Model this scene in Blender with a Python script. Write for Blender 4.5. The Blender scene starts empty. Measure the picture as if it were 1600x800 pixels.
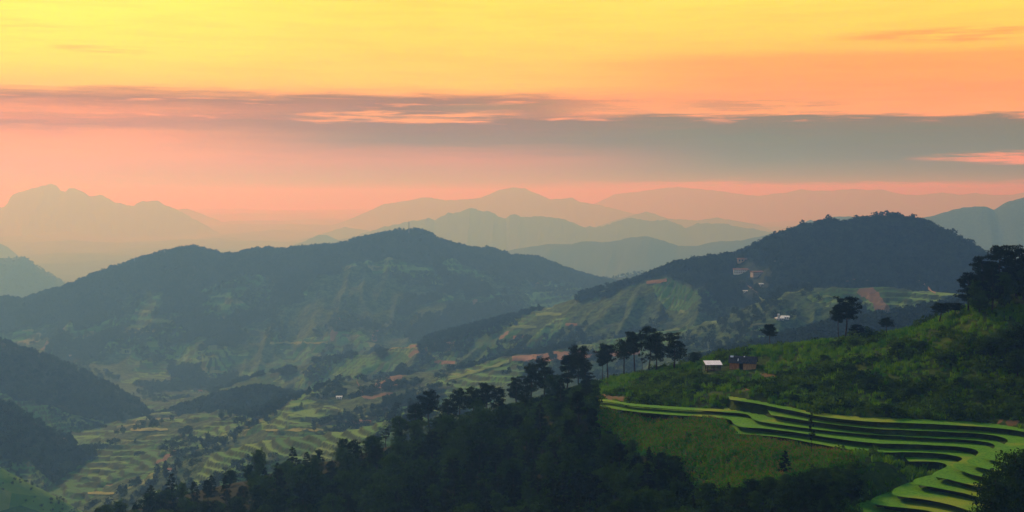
import bpy, bmesh, math, random
import numpy as np
from mathutils import Vector, Matrix, geometry as mgeo

R = math.radians
rng = np.random.default_rng(7)
random.seed(7)
scene = bpy.context.scene
COL = scene.collection

# ------------------------------------------------------------------ camera
CAMZ = 400.0
F = 1931.0                       # focal length in photograph pixels (1600 wide)
HORIZON = 302.0
PITCH = math.atan((400 - HORIZON) / F)
cam_d = bpy.data.cameras.new('camera')
cam_d.sensor_width = 36.0
cam_d.lens = 36.0 * F / 1600.0
cam_d.clip_start = 0.5
cam_d.clip_end = 200000
cam = bpy.data.objects.new('camera', cam_d)
COL.objects.link(cam)
cam.location = (0, 0, CAMZ)
cam.rotation_euler = (R(90) - PITCH, 0, 0)
scene.camera = cam

# ------------------------------------------------------------------ light, world, exposure
SUN_AZ, SUN_EL = -30.0, 29.0     # degrees left of the view axis (+Y), above the horizon
EXPOSURE = 0.52
scene.view_settings.view_transform = 'Standard'
scene.view_settings.look = 'None'
scene.view_settings.exposure = EXPOSURE
scene.view_settings.gamma = 1.0
scene.view_settings.use_curve_mapping = False

sun_d = bpy.data.lights.new('sun', 'SUN')
sun_d.energy = 2.9
sun_d.angle = R(6)
sun_d.color = (1.0, 0.70, 0.32)
sun = bpy.data.objects.new('sun', sun_d)
COL.objects.link(sun)
sdir = Vector((math.sin(R(SUN_AZ)) * math.cos(R(SUN_EL)), math.cos(R(SUN_AZ)) * math.cos(R(SUN_EL)), math.sin(R(SUN_EL))))
sun.rotation_euler = sdir.to_track_quat('Z', 'Y').to_euler()
sun.location = (0, 0, CAMZ + 200)


def lin(c):
    return tuple(((v / 255.0) / 12.92 if v <= 10 else ((v / 255.0 + 0.055) / 1.055) ** 2.4) for v in c)


class NT:
    """small helper around a node tree"""
    def __init__(self, tree):
        self.t = tree
        tree.nodes.clear()

    def n(self, typ, **kw):
        nd = self.t.nodes.new(typ)
        for k, v in kw.items():
            if k.startswith('i_'):
                key = k[2:]
                key = int(key) if key.isdigit() else key.replace('_', ' ')
                s = nd.inputs[key]
                if isinstance(v, bpy.types.NodeSocket):
                    self.t.links.new(v, s)
                else:
                    s.default_value = v
            else:
                setattr(nd, k, v)
        return nd

    def m(self, op, a, b=0.0, c=0.0, clamp=False):
        nd = self.t.nodes.new('ShaderNodeMath')
        nd.operation = op
        nd.use_clamp = clamp
        for s, v in zip(nd.inputs, (a, b, c)):
            if isinstance(v, bpy.types.NodeSocket):
                self.t.links.new(v, s)
            else:
                s.default_value = v
        return nd.outputs[0]

    def mix(self, f, a, b, blend='MIX'):
        nd = self.t.nodes.new('ShaderNodeMix')
        nd.data_type = 'RGBA'
        nd.blend_type = blend
        for s, v in ((nd.inputs[0], f), (nd.inputs[6], a), (nd.inputs[7], b)):
            if isinstance(v, bpy.types.NodeSocket):
                self.t.links.new(v, s)
            else:
                s.default_value = v if not isinstance(v, tuple) or len(v) == 4 else (*v, 1)
        return nd.outputs[2]

    def ramp(self, f, stops, interp='LINEAR'):
        nd = self.t.nodes.new('ShaderNodeValToRGB')
        cr = nd.color_ramp
        cr.interpolation = interp
        while len(cr.elements) > 1:
            cr.elements.remove(cr.elements[-1])
        for i, (p, c) in enumerate(stops):
            e = cr.elements[0] if i == 0 else cr.elements.new(p)
            e.position = p
            e.color = (*c, 1) if len(c) == 3 else c
        self.t.links.new(f, nd.inputs[0])
        return nd.outputs[0]

    def smooth(self, v, a, b):
        nd = self.t.nodes.new('ShaderNodeMapRange')
        nd.interpolation_type = 'SMOOTHSTEP'
        self.t.links.new(v, nd.inputs[0])
        nd.inputs[1].default_value = a
        nd.inputs[2].default_value = b
        return nd.outputs[0]

    def link(self, a, b):
        self.t.links.new(a, b)


world = bpy.data.worlds.new('World')
scene.world = world
world.use_nodes = True


def build_sky():
    w = NT(world.node_tree)
    tc = w.n('ShaderNodeTexCoord')
    sep = w.n('ShaderNodeSeparateXYZ', i_0=tc.outputs['Generated'])
    x, y, z = sep.outputs
    el = w.m('ADD', w.m('DEGREES', w.m('ARCSINE', z)), (330.0 - HORIZON) / 33.7)
    az = w.m('DEGREES', w.m('ARCTAN2', x, y))
    # cloud-like unevenness: noise on a flat cloud deck far away, stretched along the horizon
    v = w.n('ShaderNodeCombineXYZ', i_0=w.m('MULTIPLY', az, 0.055), i_1=w.m('MULTIPLY', el, 0.55), i_2=0.0)
    n1 = w.n('ShaderNodeTexNoise', i_Vector=v.outputs[0], i_Scale=1.0, i_Detail=6.0, i_Roughness=0.6).outputs[0]
    v2 = w.n('ShaderNodeCombineXYZ', i_0=w.m('MULTIPLY', az, 0.22), i_1=w.m('MULTIPLY', el, 2.6), i_2=3.7)
    n2 = w.n('ShaderNodeTexNoise', i_Vector=v2.outputs[0], i_Scale=1.0, i_Detail=5.0, i_Roughness=0.62).outputs[0]
    v3 = w.n('ShaderNodeCombineXYZ', i_0=w.m('MULTIPLY', w.m('ADD', az, w.m('MULTIPLY', el, 1.2)), 0.30), i_1=w.m('MULTIPLY', el, 5.5), i_2=8.1)
    n3 = w.n('ShaderNodeTexNoise', i_Vector=v3.outputs[0], i_Scale=1.0, i_Detail=8.0, i_Roughness=0.68, i_Distortion=0.4).outputs[0]
    n1c = w.m('SUBTRACT', n1, 0.5)
    n2c = w.m('SUBTRACT', n2, 0.5)
    eld = w.m('ADD', w.m('ADD', el, w.m('MULTIPLY', n1c, 0.9)), w.m('ADD', w.m('MULTIPLY', n2c, 0.6), w.m('MULTIPLY', w.m('SUBTRACT', n3, 0.5), 0.75)))
    eld = w.m('ADD', eld, 0.0)
    # upper edge of the low cloud bank tilts slightly across the view
    t = w.m('DIVIDE', eld, 12.0)

    def R_(stops):
        return w.ramp(t, [(max(e, 0) / 12.0, lin(c)) for e, c in stops])
    left = R_([(0, (190, 126, 92)), (.9, (196, 138, 62)), (2.4, (232, 160, 40)), (3.4, (236, 152, 34)), (3.95, (184, 116, 56)),
               (4.55, (222, 140, 44)), (5.05, (164, 108, 50)), (5.35, (206, 145, 40)), (5.6, (255, 200, 36)), (6.7, (255, 228, 62)),
               (8.2, (255, 240, 118)), (9.8, (255, 246, 150)), (12, (255, 240, 160))])
    mid = R_([(0, (160, 120, 100)), (1.2, (164, 118, 86)), (2.4, (190, 122, 68)), (3.2, (130, 102, 70)), (4.3, (140, 100, 60)),
              (5.1, (150, 104, 52)), (5.4, (236, 172, 66)), (5.75, (255, 202, 48)), (6.8, (255, 208, 64)), (8.3, (255, 218, 94)),
              (9.8, (255, 224, 108)), (12, (250, 222, 130))])
    right = R_([(0, (176, 140, 128)), (.85, (218, 138, 118)), (1.2, (218, 132, 112)), (1.42, (120, 108, 98)), (2.4, (100, 104, 92)),
                (3.5, (106, 108, 88)), (4.2, (122, 106, 76)), (4.42, (242, 168, 98)), (5, (240, 160, 84)), (5.9, (252, 163, 72)),
                (6.8, (253, 168, 72)), (7.25, (254, 198, 88)), (8.3, (254, 212, 110)), (9.8, (254, 224, 140)), (12, (248, 220, 150))])
    a1 = w.smooth(az, -21.0, -4.0)
    a2 = w.smooth(az, -3.0, 12.0)
    sky = w.mix(a2, w.mix(a1, left, mid), right)

    def blob(a0, e0, sa, se, col, amt, base, nz=0.35, edge=(0.25, 0.75)):
        da = w.m('DIVIDE', w.m('SUBTRACT', w.m('ADD', az, w.m('MULTIPLY', n1c, 4.0)), a0), sa)
        de = w.m('DIVIDE', w.m('SUBTRACT', w.m('ADD', el, w.m('MULTIPLY', n2c, nz * 2)), e0), se)
        d2 = w.m('ADD', w.m('MULTIPLY', da, da), w.m('MULTIPLY', de, de))
        g = w.m('EXPONENT', w.m('MULTIPLY', d2, -1.0))
        g = w.m('MULTIPLY', w.smooth(g, *edge), w.smooth(w.m('ADD', w.m('MULTIPLY', n3, 0.6), w.m('MULTIPLY', n2, 0.4)), 0.40, 0.55))
        return w.mix(w.m('MULTIPLY', g, amt), base, lin(col))
    px = lambda X: math.degrees(math.atan((X - 800) / F))
    py = lambda Y: (330.0 - Y) / 33.7
    # lit streaks in the cloud bank
    st = w.m('MULTIPLY', w.smooth(w.m('ADD', w.m('MULTIPLY', n2, 0.45), w.m('MULTIPLY', n3, 0.55)), 0.53, 0.64), w.m('MULTIPLY', w.smooth(el, 3.8, 4.3), w.smooth(el, 5.3, 4.8)))
    sky = w.mix(w.m('MULTIPLY', st, 0.75), sky, lin((250, 172, 92)))
    sky = blob(px(660), py(182), 5.0, 0.28, (250, 176, 100), 0.75, sky, 0.5)
    sky = blob(px(500), py(187), 1.8, 0.24, (250, 170, 90), 0.7, sky, 0.4)
    sky = blob(px(1000), py(170), 4.5, 0.35, (250, 176, 92), 0.55, sky, 0.5)
    sky = blob(px(1180), py(168), 4.2, 0.30, (170, 132, 92), 0.7, sky, 0.6)
    sky = blob(px(800), py(168), 5.5, 0.30, (150, 128, 98), 0.6, sky, 0.5)
    sky = blob(px(1560), py(250), 4.0, 0.30, (238, 164, 136), 0.9, sky, 0.25)
    sky = blob(px(1500), py(70), 5.6, 0.34, (244, 160, 74), 0.8, sky, 0.3)
    sky = blob(px(185), py(90), 3.2, 0.16, (240, 196, 60), 0.8, sky, 0.15)
    sky = blob(px(20), py(62), 2.6, 0.35, (246, 218, 92), 0.6, sky, 0.2)
    sky = blob(px(480), py(2), 3.6, 0.30, (252, 186, 62), 0.85, sky, 0.2)
    # fine cirrus mottling everywhere
    sky = w.mix(w.m('MULTIPLY', w.smooth(n3, 0.42, 0.68), w.m('MULTIPLY', w.smooth(el, 1.0, 4.0), 0.4)), sky, w.mix(1.0, sky, (1.35, 1.12, 0.75), 'MULTIPLY'))
    sky = w.mix(w.m('MULTIPLY', w.smooth(w.m('ADD', w.m('MULTIPLY', n2, 0.5), w.m('MULTIPLY', n3, 0.5)), 0.44, 0.60), 0.36), sky, w.mix(1.0, sky, (0.84, 0.70, 0.50), 'MULTIPLY'))
    sky = w.mix(1.0, sky, (0.92, 0.83, 0.16), 'MULTIPLY')
    # higher up the glow pales into the clear dusk sky
    nish = w.n('ShaderNodeTexSky', sky_type='NISHITA', sun_disc=False, sun_elevation=R(SUN_EL), sun_rotation=R(SUN_AZ),
               altitude=1200.0, air_density=1.0, dust_density=0.6, ozone_density=3.0)
    up = w.mix(1.0, nish.outputs[0], (0.15, 0.15, 0.15), 'MULTIPLY')
    k = w.smooth(el, 9.0, 24.0)
    full = w.mix(k, sky, up)
    # away from the sunset the low sky is a dull blue-grey
    back = w.smooth(w.m('ABSOLUTE', w.m('SUBTRACT', az, -8.0)), 34.0, 120.0)
    full = w.mix(w.m('MULTIPLY', back, w.m('SUBTRACT', 1.0, k)), full, lin((104, 112, 124)))
    bg = w.n('ShaderNodeBackground', i_Color=full, i_Strength=1.0)
    out = w.n('ShaderNodeOutputWorld', i_Surface=bg.outputs[0])


build_sky()

# ------------------------------------------------------------------ pixel <-> world helpers
cp, sp = math.cos(PITCH), math.sin(PITCH)


def ray(x, y):
    """unit-Y direction of a photograph pixel"""
    u = (np.asarray(x, float) - 800) / F
    v = (400 - np.asarray(y, float)) / F
    dy = cp + sp * v
    dz = -sp + cp * v
    return u / dy, dz / dy


def P(x, y, r):
    dx, dz = ray(x, y)
    return float(dx * r), float(r), float(CAMZ + dz * r)


def Ph(x, y, z):
    """pixel on the horizontal plane at height z below/above the camera (z relative to the camera)"""
    dx, dz = ray(x, y)
    r = z / dz
    return dx * r, r


# ------------------------------------------------------------------ numpy noise
def _hash(ix, iy, seed):
    h = (ix.astype(np.int64) * 374761393 + iy.astype(np.int64) * 668265263 + seed * 1442695041) & 0x7fffffff
    h = ((h ^ (h >> 13)) * 1274126177) & 0x7fffffff
    h = h ^ (h >> 16)
    return (h & 0xffff) / 65535.0


def vnoise(x, y, seed=0):
    ix, iy = np.floor(x), np.floor(y)
    fx, fy = x - ix, y - iy
    fx = fx * fx * fx * (fx * (fx * 6 - 15) + 10)
    fy = fy * fy * fy * (fy * (fy * 6 - 15) + 10)
    a = _hash(ix, iy, seed); b = _hash(ix + 1, iy, seed)
    c = _hash(ix, iy + 1, seed); d = _hash(ix + 1, iy + 1, seed)
    return (a + (b - a) * fx) * (1 - fy) + (c + (d - c) * fx) * fy


def fbm(x, y, oct=4, seed=0, gain=0.5):
    s = 0.0; amp = 1.0; tot = 0.0
    for o in range(oct):
        s = s + amp * vnoise(x * 2 ** o + 17.3 * o, y * 2 ** o - 9.1 * o, seed + o)
        tot += amp; amp *= gain
    return s / tot


def ridged(x, y, oct=3, seed=0):
    s = 0.0; amp = 1.0; tot = 0.0
    for o in range(oct):
        s = s + amp * (1 - np.abs(2 * vnoise(x * 2 ** o + 5.7 * o, y * 2 ** o, seed + o) - 1))
        tot += amp; amp *= 0.5
    return s / tot


def sstep(v, a, b):
    t = np.clip((v - a) / (b - a), 0, 1)
    return t * t * (3 - 2 * t)


# ------------------------------------------------------------------ object helpers
def tag(o, label=None, cat=None, group=None, kind=None):
    if label: o['label'] = label
    if cat: o['category'] = cat
    if group: o['group'] = group
    if kind: o['kind'] = kind
    return o


def mesh_obj(name, verts, faces, mat=None, parent=None, smooth=False):
    me = bpy.data.meshes.new(name)
    me.from_pydata([tuple(v) for v in verts] if not isinstance(verts, np.ndarray) else verts.tolist(), [], faces)
    if smooth:
        me.polygons.foreach_set('use_smooth', np.ones(len(me.polygons), bool))
    if mat: me.materials.append(mat)
    o = bpy.data.objects.new(name, me)
    COL.objects.link(o)
    if parent: o.parent = parent
    return o


def np_mesh(name, verts, quads, smooth=True):
    """fast mesh from arrays: verts (n,3), quads (m,4) or tris (m,3)"""
    me = bpy.data.meshes.new(name)
    k = quads.shape[1]
    me.vertices.add(len(verts))
    me.vertices.foreach_set('co', np.ascontiguousarray(verts, np.float32).ravel())
    me.loops.add(quads.size)
    me.loops.foreach_set('vertex_index', np.ascontiguousarray(quads, np.int32).ravel())
    me.polygons.add(len(quads))
    me.polygons.foreach_set('loop_start', np.arange(len(quads), dtype=np.int32) * k)
    if smooth:
        me.polygons.foreach_set('use_smooth', np.ones(len(quads), bool))
    me.update(calc_edges=True)
    return me


def empty(name, loc=(0, 0, 0), rz=0.0):
    o = bpy.data.objects.new(name, None)
    o.empty_display_size = 0.5
    o.location = loc
    o.rotation_euler = (0, 0, rz)
    COL.objects.link(o)
    return o


# ------------------------------------------------------------------ materials
def material(name):
    m = bpy.data.materials.new(name)
    m.use_nodes = True
    return m, NT(m.node_tree)


def principled(nt, col, rough=0.8, spec=0.2, normal=None):
    b = nt.n('ShaderNodeBsdfPrincipled', i_Roughness=rough)
    b.inputs['Specular IOR Level'].default_value = spec
    if isinstance(col, bpy.types.NodeSocket): nt.link(col, b.inputs['Base Color'])
    else: b.inputs['Base Color'].default_value = (*col, 1)
    if normal: nt.link(normal, b.inputs['Normal'])
    nt.n('ShaderNodeOutputMaterial', i_Surface=b.outputs[0])
    return b


def leaf_mat(name, c1, c2, trans=0.3, scale=0.6):
    m, nt = material(name)
    g = nt.n('ShaderNodeNewGeometry')
    oi = nt.n('ShaderNodeObjectInfo')
    n = nt.n('ShaderNodeTexNoise', i_Vector=g.outputs['Position'], i_Scale=scale, i_Detail=2.0)
    f = nt.m('ADD', nt.m('MULTIPLY', nt.m('SUBTRACT', n.outputs[0], 0.5), 1.8), oi.outputs['Random'], clamp=True)
    col = nt.mix(f, c1, c2)
    d = nt.n('ShaderNodeBsdfDiffuse', i_Color=col)
    tcol = nt.mix(1.0, col, (1.0, 1.0, 0.55), 'MULTIPLY')
    tr = nt.n('ShaderNodeBsdfTranslucent', i_Color=tcol)
    mx = nt.n('ShaderNodeMixShader', i_0=trans, i_1=d.outputs[0], i_2=tr.outputs[0])
    nt.n('ShaderNodeOutputMaterial', i_Surface=mx.outputs[0])
    return m


def plain_mat(name, c1, c2=None, rough=0.85, scale=3.0, spec=0.15, stretch=(1, 1, 1)):
    m, nt = material(name)
    tc = nt.n('ShaderNodeTexCoord')
    mp = nt.n('ShaderNodeMapping', i_Vector=tc.outputs['Object'], i_Scale=stretch)
    n = nt.n('ShaderNodeTexNoise', i_Vector=mp.outputs[0], i_Scale=scale, i_Detail=4.0, i_Roughness=0.65)
    f = nt.smooth(n.outputs[0], 0.35, 0.65)
    principled(nt, nt.mix(f, c1, c2 or tuple(v * 0.7 for v in c1)), rough, spec)
    return m


M = {}
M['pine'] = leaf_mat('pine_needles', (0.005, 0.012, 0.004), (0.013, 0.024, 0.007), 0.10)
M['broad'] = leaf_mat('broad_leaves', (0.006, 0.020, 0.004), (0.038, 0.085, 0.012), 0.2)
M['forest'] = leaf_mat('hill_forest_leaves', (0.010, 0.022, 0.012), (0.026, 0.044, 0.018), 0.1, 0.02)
M['shrub'] = leaf_mat('shrub_leaves', (0.012, 0.034, 0.004), (0.060, 0.120, 0.010), 0.3, 0.15)
M['grass'] = leaf_mat('grass_blades', (0.030, 0.130, 0.003), (0.120, 0.250, 0.006), 0.45, 0.14)
M['rice'] = leaf_mat('rice_blades', (0.026, 0.120, 0.003), (0.150, 0.320, 0.007), 0.45, 0.7)
M['crop'] = leaf_mat('crop_leaves', (0.030, 0.160, 0.004), (0.090, 0.230, 0.008), 0.35, 0.25)
M['crop_tip'] = leaf_mat('crop_tassels', (0.14, 0.11, 0.03), (0.20, 0.13, 0.04), 0.3, 0.3)
M['bark'] = plain_mat('bark', (0.035, 0.026, 0.018), (0.015, 0.011, 0.008), 0.95, 2.0)
M['earth_red'] = plain_mat('red_earth', (0.20, 0.105, 0.058), (0.13, 0.072, 0.042), 0.95, 0.05)
M['track'] = plain_mat('dirt_track', (0.26, 0.19, 0.12), (0.18, 0.12, 0.075), 0.95, 0.08)
M['field_gold'] = plain_mat('ripe_rice_field', (0.22, 0.22, 0.05), (0.15, 0.18, 0.04), 0.95, 0.06)
M['field_green'] = plain_mat('young_rice_field', (0.10, 0.17, 0.03), (0.065, 0.12, 0.025), 0.95, 0.06)


def terrain_material():
    m, nt = material('hill_ground')
    g = nt.n('ShaderNodeNewGeometry')
    pos = g.outputs['Position']
    sx = nt.n('ShaderNodeSeparateXYZ', i_0=pos)
    fo = nt.n('ShaderNodeAttribute', attribute_name='forest').outputs['Fac']
    ea = nt.n('ShaderNodeAttribute', attribute_name='earth').outputs['Fac']
    n1 = nt.n('ShaderNodeTexNoise', i_Vector=pos, i_Scale=0.012, i_Detail=5.0, i_Roughness=0.6).outputs[0]
    n2 = nt.n('ShaderNodeTexNoise', i_Vector=pos, i_Scale=0.09, i_Detail=4.0, i_Roughness=0.65).outputs[0]
    # terraced fields: bands that follow the contour lines, broken into plots
    zz = nt.m('ADD', sx.outputs[2], nt.m('MULTIPLY', n1, 14.0))
    lip = nt.n('ShaderNodeAttribute', attribute_name='bank').outputs['Fac']
    farm = nt.n('ShaderNodeAttribute', attribute_name='farm').outputs['Fac']
    pv = nt.n('ShaderNodeCombineXYZ', i_0=nt.m('MULTIPLY', sx.outputs[0], 0.018), i_1=nt.m('MULTIPLY', sx.outputs[1], 0.010),
              i_2=nt.m('MULTIPLY', nt.m('FLOOR', nt.m('DIVIDE', zz, 9.2)), 7.31))
    vo = nt.n('ShaderNodeTexVoronoi', i_Vector=pv.outputs[0], i_Scale=1.0)
    plot = nt.n('ShaderNodeSeparateXYZ', i_0=vo.outputs['Color']).outputs[0]
    field = nt.ramp(plot, [(0, (0.030, 0.090, 0.022)), (0.35, (0.048, 0.135, 0.028)), (0.6, (0.075, 0.185, 0.032)), (0.85, (0.125, 0.215, 0.045)),
                           (1.0, (0.16, 0.16, 0.06))])
    field = nt.mix(lip, field, nt.mix(n2, (0.014, 0.034, 0.010), (0.042, 0.062, 0.018)))
    n4 = nt.n('ShaderNodeTexNoise', i_Vector=pos, i_Scale=0.22, i_Detail=3.0, i_Roughness=0.7).outputs[0]
    scrub = nt.mix(nt.smooth(nt.m('ADD', nt.m('MULTIPLY', n2, 0.5), nt.m('MULTIPLY', n4, 0.5)), 0.40, 0.62), (0.010, 0.028, 0.010), (0.055, 0.105, 0.032))
    cover = nt.smooth(nt.m('ADD', farm, nt.m('MULTIPLY', nt.m('SUBTRACT', n2, 0.5), 0.7)), 0.35, 0.6)
    c = nt.mix(cover, scrub, field)
    wood = nt.mix(nt.smooth(n2, 0.3, 0.7), (0.010, 0.020, 0.012), (0.026, 0.042, 0.018))
    c = nt.mix(nt.smooth(fo, 0.35, 0.65), c, wood)
    c = nt.mix(nt.smooth(nt.m('ADD', ea, nt.m('MULTIPLY', nt.m('SUBTRACT', n2, 0.5), 0.5)), 0.45, 0.6), c, (0.15, 0.095, 0.055))
    bmp = nt.n('ShaderNodeBump', i_Height=n2, i_Strength=0.5, i_Distance=6.0)
    principled(nt, c, 0.95, 0.05, bmp.outputs[0])
    return m


M['terrain'] = terrain_material()


def near_ground_material():
    m, nt = material('near_hill_ground')
    g = nt.n('ShaderNodeNewGeometry')
    pos = g.outputs['Position']
    fo = nt.n('ShaderNodeAttribute', attribute_name='forest').outputs['Fac']  # dark wood floor; also carries the painted shade between crop plants
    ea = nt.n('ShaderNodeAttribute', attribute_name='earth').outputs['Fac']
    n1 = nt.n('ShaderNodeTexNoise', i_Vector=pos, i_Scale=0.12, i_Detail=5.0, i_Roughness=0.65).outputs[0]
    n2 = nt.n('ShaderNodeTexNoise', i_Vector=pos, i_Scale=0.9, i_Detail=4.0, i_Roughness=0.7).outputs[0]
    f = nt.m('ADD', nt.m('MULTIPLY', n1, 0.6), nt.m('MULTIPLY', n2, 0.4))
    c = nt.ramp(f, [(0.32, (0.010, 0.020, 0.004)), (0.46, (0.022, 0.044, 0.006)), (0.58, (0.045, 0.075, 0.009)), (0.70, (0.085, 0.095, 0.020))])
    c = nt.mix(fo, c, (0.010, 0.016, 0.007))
    c = nt.mix(nt.smooth(nt.m('ADD', ea, nt.m('MULTIPLY', nt.m('SUBTRACT', n2, 0.5), 0.6)), 0.4, 0.6), c, (0.12, 0.075, 0.035))
    bmp = nt.n('ShaderNodeBump', i_Height=n2, i_Strength=0.6, i_Distance=0.4)
    principled(nt, c, 0.95, 0.05, bmp.outputs[0])
    return m


M['near'] = near_ground_material()

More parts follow.
